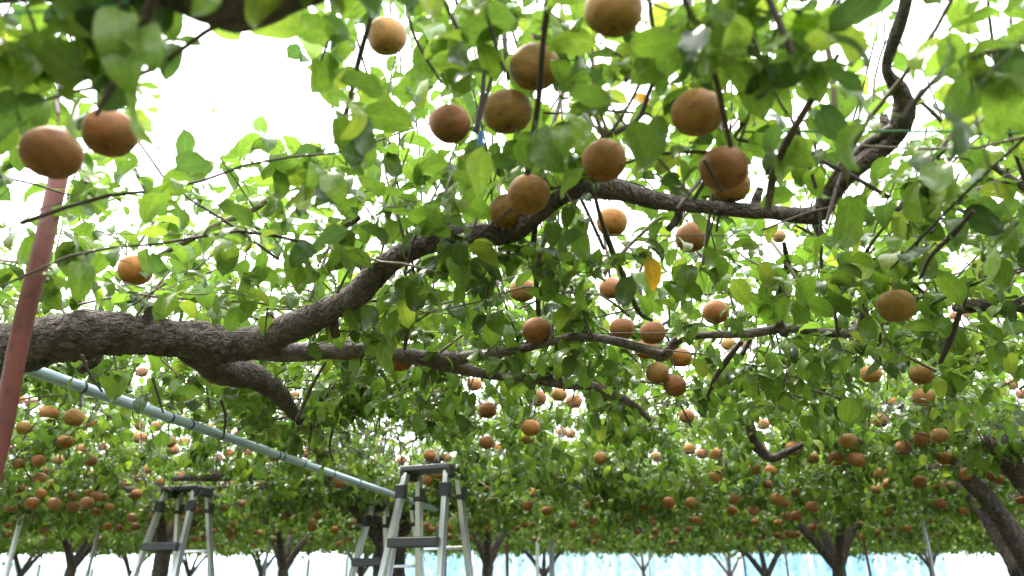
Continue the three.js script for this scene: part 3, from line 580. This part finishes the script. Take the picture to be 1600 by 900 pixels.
// leaves and a short spur above each near pear
for (const p of pearTops) {
  const t = owner(p.x, p.z), q = p.clone().add(V(gauss() * 0.05, rr(0.05, 0.12), gauss() * 0.05 - 0.03)), r = q.clone().add(V(gauss() * 0.08, rr(0.05, 0.16), gauss() * 0.08));
  part('spur', limbGeo([p, q, r], [0.0035, 0.005, 0.006], { seg: 6, step: 0.03, origin: t.origin }), twigMat, t.o);
  for (let i = 0; i < 5; i++) leafAround(t, q, V(0, 1, 0), rr(0, 6.28), rr(0.08, 0.115), true);
}
// shoots and twigs that can be followed in the photograph: [px, py, distance, half width in pixels]
function seenTwig(t, rows, name = 'twig', mat = twigMat, leafy = 0) {
  const pts = rows.map(([x, y, d]) => atD(x, y, d)), rad = rows.map(([, , , r], i) => r * proj(pts[i])[3] / FPX);
  const m = part(name, limbGeo(pts, rad, { seg: 7, step: 0.02, lumps: 0.22, origin: t.origin }), mat, t.o);
  const c = new THREE.CatmullRomCurve3(pts, false, 'centripetal');
  for (let i = 0; i < leafy; i++) leafAround(t, c.getPoint((i + 0.5) / leafy), V(0, 1, 0), i * 2.4 + rnd(), rr(0.08, 0.112), true);
  return m;
}
seenTwig(E, [[262, -60, 1.0, 9], [238, 0, 1.02, 9], [205, 80, 1.05, 7], [178, 130, 1.1, 6], [150, 180, 1.12, 4]], 'shoot', twigMat, 11);
seenTwig(E, [[195, 80, 1.06, 4], [188, 30, 1.05, 4], [180, -30, 1.04, 3]], 'shoot', twigMat, 5);
seenTwig(E, [[590, -30, 1.3, 4], [581, 20, 1.33, 5], [560, 95, 1.38, 5], [545, 160, 1.42, 4], [522, 225, 1.46, 3]], 'shoot', twigMat, 4);
seenTwig(E, [[866, -40, 1.22, 6], [858, 0, 1.22, 6], [848, 70, 1.25, 5], [842, 150, 1.36, 6], [832, 220, 1.42, 6], [824, 272, 1.46, 5]], 'shoot', twigMat, 5);
seenTwig(E, [[742, 10, 1.45, 2.5], [756, 80, 1.44, 3], [752, 160, 1.4, 3.5], [742, 205, 1.38, 4]], 'shoot', twigMat, 4);
seenTwig(E, [[775, 60, 1.45, 2.5], [768, 120, 1.44, 3], [752, 175, 1.4, 3], [744, 208, 1.38, 4]], 'shoot', twigMat, 3);
seenTwig(E, [[790, -10, 1.5, 2], [780, 50, 1.48, 2], [772, 110, 1.46, 2.5]], 'shoot', twigMat, 4);
seenTwig(E, [[1058, -40, 1.2, 5], [1070, 0, 1.2, 5], [1098, 60, 1.22, 5], [1118, 120, 1.24, 5], [1133, 190, 1.28, 5], [1142, 230, 1.3, 4]], 'shoot', twigMat, 12);
seenTwig(E, [[1108, 85, 1.24, 3], [1095, 55, 1.26, 3], [1112, 0, 1.28, 3]], 'twig', twigMat, 3);
seenTwig(A, [[1128, 300, 1.5, 3], [1100, 250, 1.45, 3], [1060, 290, 1.5, 4]].slice(0, 2), 'twig', twigMat);
seenTwig(E, [[924, 60, 1.5, 3], [928, 130, 1.46, 4], [932, 185, 1.44, 4], [945, 214, 1.43, 5]], 'shoot', shootMat, 4);
seenTwig(E, [[940, 100, 1.5, 2.5], [935, 160, 1.46, 3], [950, 210, 1.43, 4]], 'shoot', shootMat, 3);
seenTwig(E, [[1020, 70, 1.5, 2], [1000, 130, 1.48, 3], [970, 185, 1.46, 3], [948, 214, 1.44, 4]], 'shoot', twigMat, 4);
seenTwig(E, [[1032, 100, 1.46, 4], [1012, 150, 1.46, 4], [998, 185, 1.46, 4], [960, 208, 1.44, 5]], 'shoot', twigMat, 4);
seenTwig(D, [[1490, 90, 1.1, 4], [1455, 130, 1.1, 5], [1425, 165, 1.12, 6], [1412, 185, 1.12, 6]], 'branch', twigMat, 5);
seenTwig(A, [[1310, 85, 1.3, 4], [1290, 120, 1.32, 5], [1260, 170, 1.36, 6], [1225, 230, 1.42, 7], [1208, 275, 1.46, 7], [1200, 325, 1.5, 6]], 'branch', smoothBark, 8);
seenTwig(A, [[1288, 50, 1.5, 4], [1300, 110, 1.48, 5], [1306, 180, 1.45, 5], [1320, 250, 1.42, 6], [1322, 280, 1.42, 6]], 'branch', shootMat, 8);
seenTwig(A, [[838, 340, 1.9, 4], [833, 390, 1.95, 5], [838, 440, 2.0, 4], [842, 492, 2.05, 4]], 'shoot', twigMat, 3);
seenTwig(A, [[928, 300, 1.6, 3.5], [940, 345, 1.75, 4], [958, 395, 1.95, 4.5], [978, 440, 2.15, 4.5], [1000, 490, 2.35, 4], [1018, 500, 2.45, 3]], 'branch', twigMat, 16);
seenTwig(A, [[655, 420, 2.0, 4], [650, 460, 2.1, 4], [640, 500, 2.2, 4], [632, 545, 2.3, 3]], 'shoot', twigMat, 5);
seenTwig(A, [[455, 285, 1.9, 4], [400, 325, 1.95, 5], [340, 352, 2.0, 6], [290, 378, 2.05, 5], [238, 405, 2.08, 4]], 'branch', shootMat, 10);
seenTwig(A, [[530, 400, 2.0, 5], [535, 360, 1.95, 5], [560, 340, 1.9, 5], [580, 380, 1.95, 8]].slice(0, 3), 'branch', bark, 5);
seenTwig(A, [[508, 568, 2.6, 2], [490, 598, 2.7, 2.5], [478, 625, 2.8, 2.5], [464, 655, 2.9, 3]], 'twig', smoothBark, 2);
seenTwig(D, [[1172, 530, 3.3, 4], [1152, 575, 3.7, 5], [1160, 622, 4.1, 6], [1170, 660, 4.2, 8], [1185, 700, 4.3, 9], [1205, 716, 4.35, 7], [1235, 704, 4.3, 5], [1262, 690, 4.2, 4]], 'branch', bark, 3);
seenTwig(D, [[1520, 330, 1.7, 4], [1490, 365, 1.75, 5], [1455, 400, 1.85, 4], [1438, 435, 1.95, 3]], 'twig', twigMat, 3);
seenTwig(D, [[1510, 460, 2.2, 4], [1485, 530, 2.3, 5], [1470, 565, 2.4, 4], [1445, 560, 2.4, 3]].slice(0, 3), 'twig', twigMat, 3);
seenTwig(D, [[1158, 535, 2.6, 4], [1138, 560, 2.7, 5], [1118, 590, 2.8, 4], [1105, 620, 2.9, 3]], 'twig', twigMat, 3);
for (const [rows, n] of [
  [[[10, -70, 1.2, 3], [45, 20, 1.2, 3], [80, 110, 1.22, 3], [95, 150, 1.22, 2]], 11], [[[120, -60, 1.25, 3], [140, 40, 1.25, 3], [120, 130, 1.25, 2]], 10], [[[-40, 60, 1.3, 3], [20, 120, 1.3, 3], [30, 190, 1.3, 2]], 8], [[[235, 60, 1.25, 2], [215, 130, 1.25, 2], [208, 175, 1.25, 2]], 12],
  [[[630, -50, 1.6, 3], [645, 50, 1.6, 3], [690, 130, 1.6, 2]], 16], [[[700, -50, 1.7, 3], [720, 50, 1.7, 3], [700, 140, 1.7, 2]], 16], [[[500, -60, 1.5, 3], [520, 30, 1.5, 3], [500, 100, 1.5, 2]], 12], [[[900, -40, 1.6, 3], [905, 60, 1.6, 3], [890, 150, 1.6, 2]], 14], [[[1180, -50, 1.3, 3], [1170, 30, 1.3, 3], [1160, 90, 1.3, 2]], 12], [[[1010, -50, 1.5, 3], [1020, 40, 1.5, 3], [1040, 120, 1.5, 2]], 12],
]) seenTwig(E, rows, 'shoot', twigMat, n);
for (const [rows, n] of [[[[128, 555, 2.3, 2], [140, 585, 2.32, 2], [160, 612, 2.34, 1.5]], 7], [[[238, 590, 2.5, 2], [246, 615, 2.52, 2], [255, 645, 2.55, 1.5]], 8], [[[345, 625, 2.9, 2], [352, 650, 2.92, 2], [350, 680, 2.95, 1.5]], 8], [[[485, 660, 3.4, 2], [490, 690, 3.42, 2], [498, 725, 3.45, 1.5]], 9], [[[520, 670, 3.5, 2], [515, 700, 3.5, 2], [520, 720, 3.5, 1.5]], 7]]) seenTwig(A, rows, 'shoot', twigMat, n);
// single leaves that hang over a fruit or stand out: [stalk end, tip, distance, tilt toward the viewer]
for (const [t, x0, y0, x1, y1, d, w] of [[E, 205, 135, 165, 250, 1.02, 1], [E, 130, 150, 75, 225, 1.0, 1], [A, 228, 388, 205, 462, 1.85, 1], [A, 238, 395, 245, 455, 1.9, 0.9], [D, 1368, 560, 1362, 605, 3.0, 1], [A, 560, 560, 520, 620, 2.3, 1], [A, 612, 520, 560, 590, 2.3, 1], [D, 1330, 620, 1320, 668, 2.6, 1.1], [A, 285, 200, 300, 260, 1.6, 1], [E, 1480, 60, 1495, 130, 1.05, 1], [E, 1150, 20, 1160, 130, 1.12, 0.9], [E, 690, 110, 720, 140, 1.35, 1], [A, 330, 150, 352, 172, 1.9, 1]]) {
  const a = atD(x0, y0, d), b = atD(x1, y1, d * 1.01), v = b.clone().sub(a), L = v.length(), M = fromAxes(v, V(gauss() * 0.4, 0.55, 0.8)); M.scale(V(L, L, L * w)); M.setPosition(a);
  t.leaves.push({ M, px: 400, dist: d });
}
// the yellow leaves
for (const [x, y, d, L, dir, t] of [[1012, 402, 1.9, 0.085, V(0.35, -1, 0.1), A], [985, 152, 1.7, 0.06, V(0.9, -0.2, 0.3), E]]) {
  const M = fromAxes(dir, V(0.2, 0.3, 1)); M.scale(V(L, L, L)); M.setPosition(atD(x, y, d).sub(t.origin));
  const m = part('leaf', leafShapes[0], yellowLeaf, t.o); m.applyMatrix4(M); m.userData.label = y > 300 ? 'bright yellow dying leaf' : 'pale yellow blotched leaf';
}
// each tree's leaves: those that show largest as leaves of their own, the others as one foliage
{
  const Z = new THREE.Matrix4(), c = new THREE.Color(); let total = 0;
  for (const t of trees) {
    Z.makeTranslation(-t.origin.x, 0, -t.origin.z);
    const most = [A, D, E].includes(t) ? 298 : t.dist < 7.5 ? 220 : t.dist < 11 ? 110 : 0;
    t.leaves.sort((a, b) => b.px - a.px);
    const single = t.leaves.filter((l) => l.px > 0).slice(0, most), rest = t.leaves.filter((l) => !single.includes(l));
    for (const l of single) {
      const u = rnd(), k = u < 0.34 ? 0 : u < 0.5 ? 1 : u < 0.64 ? 2 : u < 0.75 ? 3 : u < 0.84 ? 4 : u < 0.91 ? 5 : 6;
      const m = part('leaf', l.px > 16 ? leafShapes[Math.floor(rnd() * 8)] : leafMid, leafMats[k], t.o); m.applyMatrix4(Z.clone().multiply(l.M));
    }
    if (rest.length) {
      const m = new THREE.InstancedMesh(t.dist < 6 ? leafMid : leafFar, leafInst, rest.length);
      rest.forEach((l, i) => { m.setMatrixAt(i, Z.clone().multiply(l.M)); m.setColorAt(i, c.setRGB(...leafTint())); });
      m.name = 'foliage'; m.userData.kind = 'stuff'; m.castShadow = m.receiveShadow = true; t.o.add(m);
    }
    t.shoots.sort((a, b) => b.px - a.px);
    const big = t.shoots.slice(0, t.dist < 5 ? 200 : t.dist < 8 ? 40 : 0), small = t.dist < 11 ? t.shoots.filter((s) => !big.includes(s)) : [];
    for (const s of big) { const m = part('shoot', shootShapes[s.k], rnd() < 0.6 ? twigMat : shootMat, t.o); m.applyMatrix4(Z.clone().multiply(s.M)); }
    if (small.length) {
      const m = new THREE.InstancedMesh(shootShapes[1], twigMat, small.length);
      small.forEach((s, i) => m.setMatrixAt(i, Z.clone().multiply(s.M)));
      m.name = 'twigs'; m.userData.kind = 'stuff'; t.o.add(m);
    }
    total += t.leaves.length;
  }
  console.log('leaves', total, 'trees', trees.length);
}

// ───────────────────────── posts, pipe, wires, cords ─────────────────────────
{
  const [x, z] = [-1.10, -1.70], o = base('red_post', V(x, 0, z), 'red painted steel post standing at the left, slightly dented', 'post');
  const pts = [V(0, -0.1, 0), V(0.004, 0.7, 0), V(0.0, 1.35, 0), V(0.003, 1.62, 0), V(-0.003, 1.85, 0), V(0.002, 2.0, 0), V(0.002, 2.26, 0)];
  part('shaft', limbGeo(pts, [0.021, 0.021, 0.021, 0.0212, 0.0206, 0.021, 0.021], { seg: 20, step: 0.03 }), redPaint, o);
  part('cap', new THREE.CylinderGeometry(0.0225, 0.0225, 0.03, 20).translate(0.002, 2.262, 0), redPaint, o);
}
{
  const a = atH(50, 578, 0.62), b = atH(600, 768, 0.545), d = b.clone().sub(a), p0 = a.clone().addScaledVector(d, -0.5), p1 = b.clone().addScaledVector(d, 0.35), u = d.clone().normalize();
  const o = base('blue_pipe', p0, 'pale blue trellis pipe running away under the thick left limb', 'pipe');
  const len = p1.distanceTo(p0), q = new THREE.Quaternion().setFromUnitVectors(V(0, 1, 0), u);
  const g = new THREE.CylinderGeometry(0.0195, 0.0195, len, 24).translate(0, len / 2, 0).applyQuaternion(q);
  part('tube', g, bluePipe, o);
  const D0 = a.distanceTo(p0), D1 = b.distanceTo(a);
  for (const f of [0.075, 0.24, 0.285, 0.36, 0.53, 0.545, 0.62, 0.74, 0.86]) {
    const s = D0 + D1 * f; part('tie', new THREE.CylinderGeometry(0.0214, 0.0214, 0.009, 18).applyQuaternion(q).translate(u.x * s, u.y * s, u.z * s), blackPlastic, o);
    part('tie_tail', limbGeo([V(0, -0.025, 0), V(0.004, -0.05, 0.002), V(0.012, -0.075, 0)].map((v) => v.add(u.clone().multiplyScalar(s))), [0.0025, 0.002, 0.0015], { seg: 5, step: 0.02 }), blackPlastic, o);
  }
}
const postAt = (px, d, r, h, mat, name, label, lean = 0) => {
  const [x, z] = groundAt(px, d), o = base(name, V(x, 0, z), label, 'post');
  part('shaft', limbGeo([V(0, -0.1, 0), V(lean * 0.4, h * 0.5, 0), V(lean, h, 0)], [r, r, r], { seg: 10, step: 0.2 }), mat, o);
  part('cap', new THREE.CylinderGeometry(r * 1.15, r * 1.15, 0.04, 10).translate(lean, h, 0), mat, o);
};
const brownPaint = new THREE.MeshStandardMaterial({ color: lin(0.12, 0.05, 0.035), roughness: 0.6 }), whitePaint = new THREE.MeshStandardMaterial({ color: lin(0.75, 0.75, 0.76), roughness: 0.5 });
postAt(795, 11.5, 0.024, 2.0, brownPaint, 'brown_post', 'thin dark brown post between the forked trees at bottom centre', -0.03);
postAt(692, 8.0, 0.024, 2.05, brownPaint, 'brown_post', 'brown post seen between the rails of the tall stepladder', 0.02);
postAt(838, 11.0, 0.022, 1.92, whitePaint, 'white_post', 'thin white post in front of the low forked tree', 0.02);
postAt(4, 8.5, 0.022, 2.0, whitePaint, 'white_post', 'thin white post at the bottom left corner', 0.08);
postAt(126, 9.5, 0.018, 2.05, galv, 'grey_post', 'grey leaning post right of the dark splayed pear tree', 0.14);
postAt(413, 11.0, 0.018, 1.9, galv, 'grey_post', 'thin grey post against the slender tree left of centre', 0.02);
postAt(862, 9.5, 0.03, 1.75, galv, 'grey_post', 'short grey post just right of the white post', 0);
postAt(1465, 7.2, 0.013, 1.9, galv, 'grey_post', 'grey post among hanging leaves left of the leaning trunk', -0.06);
postAt(542, 13, 0.014, 2.0, galv, 'thin_pole', 'hair thin grey pole left of the stepladder pair', 0);
postAt(138, 13, 0.012, 2.0, brownPaint, 'thin_pole', 'hair thin brown pole right of the grey leaning post', 0.1);
postAt(480, 12, 0.014, 2.0, brownPaint, 'thin_pole', 'hair thin dark pole right of the V-forked tree', 0.02);
postAt(58, 13, 0.012, 2.0, brownPaint, 'thin_pole', 'hair thin pole between the two leftmost trees', 0.05);
postAt(1166, 13, 0.014, 2.0, brownPaint, 'thin_pole', 'hair thin pole before the blue net beside the goblet tree', -0.03);
postAt(1233, 12, 0.016, 2.0, galv, 'thin_pole', 'hair thin pole between the goblet tree and the mossy one', -0.04);
postAt(1365, 10, 0.016, 2.0, brownPaint, 'thin_pole', 'hair thin leaning pole right of the mossy forked tree', -0.08);
postAt(1018, 14, 0.012, 2.0, whitePaint, 'thin_pole', 'hair thin pale pole before the widest net panel', -0.05);

function strand(name, pts, r, mat, label, category, group) { return top(name, limbGeo(pts, pts.map(() => r), { seg: 6, step: 0.1 }), mat, label, category, group); }
strand('green_rope', [atD(1160, 206, 1.62), atD(1400, 205, 1.55), atD(1680, 209, 1.6)], 0.0024, greenRope, 'thin green rope stretched level across the upper right leaves', 'rope');
strand('black_cord', [atD(1236, -20, 1.15), atD(1195, 100, 1.25), atD(1155, 228, 1.38)], 0.0018, blackCord, 'black cord slanting down right of the upper right pears', 'cord');
strand('black_cord', [atD(1118, 330, 1.7), atD(1090, 435, 2.1), atD(1058, 545, 2.5)], 0.0024, blackCord, 'black cord slanting from the long limb to the pale limb', 'cord');
strand('black_cord', [atD(1640, 180, 1.35), atD(1500, 310, 1.6), atD(1392, 420, 1.85)], 0.0026, blackCord, 'black cord slanting down at the right to the broad golden pear', 'cord');
strand('black_cord', [atD(-20, 22, 1.05), atD(90, 16, 1.08), atD(200, 2, 1.1)], 0.002, greenRope, 'thin dark cord near the top left corner', 'cord');
for (const [z, h, label] of [[-1.75, 0.80, 'nearest trellis wire, faint above the long limb'], [-2.35, 0.74, 'trellis wire just above the pale limb'], [-3.2, 0.7, 'trellis wire behind the pale limb'], [-4.3, 0.68, 'trellis wire over the hook shaped branch']])
  strand('trellis_wire', [V(-4, CAM_H + h, z), V(-1, CAM_H + h - 0.01, z + 0.01), V(1.5, CAM_H + h - 0.012, z), V(5, CAM_H + h, z)], 0.0016, wireMat, label, 'wire', 'trellis wires');
for (const [x, label] of [[-0.55, 'trellis wire running away above the stepladder pair'], [1.6, 'trellis wire running away at the right']])
  strand('trellis_wire', [V(x, CAM_H + 0.77, 0.5), V(x, CAM_H + 0.73, -4), V(x, CAM_H + 0.7, -14)], 0.0016, wireMat, label, 'wire', 'trellis wires');
{ // blue tag by the pear trio
  const p = atD(751, 216, 1.42), g = new RoundedBoxGeometry(0.011, 0.03, 0.002, 2, 0.0009);
  const o = base('blue_tag', p, 'small blue plastic tag beside the reddish pear of the trio', 'tag');
  part('plate', g, new THREE.MeshStandardMaterial({ color: lin(0.02, 0.09, 0.32), roughness: 0.4 }), o);
  part('loop', new THREE.TorusGeometry(0.006, 0.0009, 5, 12).translate(0, 0.02, 0), new THREE.MeshStandardMaterial({ color: lin(0.02, 0.09, 0.32), roughness: 0.4 }), o);
}

// ───────────────────────── stepladders ─────────────────────────
function railGeo(len) { // an aluminium channel, grooved on its faces
  const w = 0.020, d = 0.014, s = new THREE.Shape([[-w, -d], [-0.006, -d], [-0.006, -d + 0.006], [0.006, -d + 0.006], [0.006, -d], [w, -d], [w, d], [0.006, d], [0.006, d - 0.006], [-0.006, d - 0.006], [-0.006, d], [-w, d]].map((p) => new THREE.Vector2(...p)));
  return new THREE.ExtrudeGeometry(s, { depth: len, bevelEnabled: true, bevelSize: 0.0015, bevelThickness: 0.0015, bevelSegments: 1, steps: 1 });
}
function stepladder(pos, yaw, H, label, grey) {
  const o = base('stepladder', pos, label, 'stepladder'); o.rotation.y = yaw;
  const rail = (x0, z0, x1, z1, y0, y1, name = 'rail') => {
    const a = V(x0, y0, z0), b = V(x1, y1, z1), dir = b.clone().sub(a), L = dir.length(), m = part(name, railGeo(L), aluminium, o);
    m.position.copy(a); m.quaternion.setFromRotationMatrix(new THREE.Matrix4().lookAt(b, a, V(1, 0, 0))); return m;
  };
  const tw = 0.142, bw = 0.30, fz = 0.50, tz = 0.075, yTop = H - 0.03;
  const fx = (y) => tw + (bw - tw) * (1 - y / H), fzAt = (y) => tz + (fz - tz) * (1 - y / H);
  for (const s of [-1, 1]) {
    rail(s * bw, fz, s * tw, tz, 0.03, yTop); rail(s * bw * 0.86, -fz * 0.86, s * tw * 0.98, -tz, 0.03, yTop);
    for (const f of [-1, 1]) part('foot', new RoundedBoxGeometry(0.07, 0.05, 0.06, 2, 0.01).translate(s * bw * (f > 0 ? 1 : 0.86), 0.025, f * fz * (f > 0 ? 1 : 0.86)), blackPlastic, o);
    const y = H - 0.14; for (const f of [-1, 1]) part('hinge', new RoundedBoxGeometry(0.062, 0.085, 0.055, 2, 0.008).translate(s * fx(y) * (f > 0 ? 1 : 0.97), y, f * fzAt(y) * (f > 0 ? 1 : 0.98)), blackPlastic, o);
    part('spreader', limbGeo([V(s * fx(0.9), 0.9, fzAt(0.9)), V(s * fx(0.9), 0.93, 0), V(s * fx(0.9), 0.9, -fzAt(0.9))], [0.008, 0.008, 0.008], { seg: 6 }), galv, o);
  }
  const plate = part('top_plate', new RoundedBoxGeometry(tw * 2 + 0.06, 0.032, 0.21, 3, 0.008).translate(0, H, 0), grey, o);
  for (const s of [-1, 1]) part('end_cap', new RoundedBoxGeometry(0.035, 0.075, 0.20, 2, 0.01).translate(s * (tw + 0.018), H - 0.028, 0), blackPlastic, o);
  for (let y = H - 0.44; y > 0.15; y -= 0.40) {
    const g = new RoundedBoxGeometry(fx(y) * 2 - 0.02, 0.055, 0.10, 2, 0.008).translate(0, y, fzAt(y)), tr = part('tread', g, blackPlastic, o);
    const ribs = []; for (let k = -2; k <= 2; k++) ribs.push(new THREE.BoxGeometry(fx(y) * 2 - 0.06, 0.004, 0.008).translate(0, y + 0.029, fzAt(y) + k * 0.018)); part('grip', mergeGeometries(ribs), blackPlastic, tr);
    part('brace', new RoundedBoxGeometry(fx(y) * 2 - 0.04, 0.022, 0.022, 2, 0.004).translate(0, y - 0.02, -fzAt(y)), aluminium, o);
  }
  return o;
}
const greyPlate = new THREE.MeshStandardMaterial({ color: lin(0.10, 0.10, 0.115), roughness: 0.5, metalness: 0.2 }), silverPlate = new THREE.MeshStandardMaterial({ color: lin(0.42, 0.42, 0.43), roughness: 0.45, metalness: 0.6 });
{
  let p = atH(676, 733, 0.665); stepladder(V(p.x, 0, p.z), -0.42, CAM_H + 0.665, 'tall aluminium stepladder with a dark top plate, front one of the pair', greyPlate);
  p = atH(613, 784, 0.585); stepladder(V(p.x, 0, p.z), -0.62, CAM_H + 0.585, 'aluminium stepladder with a silver top, behind the tall one', silverPlate);
  p = atH(293, 764, 0.70); stepladder(V(p.x, 0, p.z), -0.36, CAM_H + 0.70, 'lone aluminium stepladder standing at the left before a dark trunk', blackPlastic);
}

// ───────────────────────── edge of the orchard ─────────────────────────
{
  const Z = -20.5, net = new THREE.MeshPhysicalMaterial({ color: lin(0.33, 0.51, 0.61), roughness: 1, transmission: 0.66, thickness: 0, side: THREE.DoubleSide, map: dataTex(256, 256, (u, v) => 0.86 + 0.28 * tileN(u, v, 7) + 0.12 * tileN(u, v, 50, 2), true) });
  const deep = net.clone(); deep.color = lin(0.25, 0.46, 0.60);
  const names = ['blue windbreak net panel behind the rails of the tall stepladder', 'pale blue net panel between the dark forked tree and the white post', 'pale blue net panel just right of the white post', 'widest pale blue net panel in the bottom middle', 'pale blue net panel left of the goblet forked tree', 'deeper blue net panel between the goblet tree and the mossy one', 'deeper blue net panel right of the mossy forked tree', 'last blue net panel, ending near the grey post at the right'];
  const xs = [630, 742, 850, 950, 1060, 1160, 1270, 1370, 1480];
  for (let i = 0; i < 8; i++) {
    const a = atZ(xs[i], 880, Z).x, b = atZ(xs[i + 1], 880, Z).x - 0.06, o = base('net_panel', V(a, 0, Z), names[i], 'windbreak net'), n = 40, P = [], UV = [], I = [];
    for (let k = 0; k <= n; k++) for (let j = 0; j <= 6; j++) {
      const t = k / n, y = 0.15 + (2.25 + 0.10 * noise(t * 4, i * 3, 1)) * j / 6 + (j === 6 ? -0.12 * Math.sin(t * Math.PI) : 0);
      P.push((b - a) * t, y, 0.07 * Math.sin(t * 26 + i + 0.5 * Math.sin(y * 2)) + 0.05 * noise(t * 9, y, i)); UV.push(t * 2, y);
    }
    for (let k = 0; k < n; k++) for (let j = 0; j < 6; j++) { const q = k * 7 + j; I.push(q, q + 7, q + 1, q + 1, q + 7, q + 8); }
    const g = new THREE.BufferGeometry(); g.setAttribute('position', new THREE.Float32BufferAttribute(P, 3)); g.setAttribute('uv', new THREE.Float32BufferAttribute(UV, 2)); g.setIndex(I); g.computeVertexNormals();
    part('sheet', g, i === 5 || i === 6 || i === 0 ? deep : net, o);
    part('post', new THREE.CylinderGeometry(0.016, 0.016, 2.5, 8).translate(-0.03, 1.25, 0.1), galv, o);
    part('top_cord', limbGeo([V(0, 2.42, 0.06), V((b - a) / 2, 2.3, 0.06), V(b - a, 2.42, 0.06)], [0.006, 0.006, 0.006], { seg: 5 }), wireMat, o);
  }
  // low shrubs at the field's edge, to the left
  const spots = []; for (let k = 0; k < 5200; k++) { const x = rr(-17, -3.2), hh = 1.05 + 0.55 * Math.max(0, noise(x * 0.9, 2, 3)) + 0.2 * noise(x * 3, 1, 1); spots.push([x, hh * Math.pow(rnd(), 0.6), -24 + gauss() * 0.7]); }
  const m = new THREE.InstancedMesh(leafFar, leafInst, spots.length), M = new THREE.Matrix4(), c = new THREE.Color();
  spots.forEach(([x, y, z], i) => { M.makeRotationFromEuler(new THREE.Euler(rr(0, 6), rr(0, 6), rr(0, 6))); const s = rr(0.12, 0.2); M.scale(V(s, s, s)); M.setPosition(x, y, z); m.setMatrixAt(i, M); m.setColorAt(i, c.setRGB(...leafTint())); });
  m.name = 'far_undergrowth'; scene.add(m); tag(m, 'low green undergrowth along the field edge at bottom left', 'undergrowth', null, 'stuff');
}
renderer.render(scene, camera);
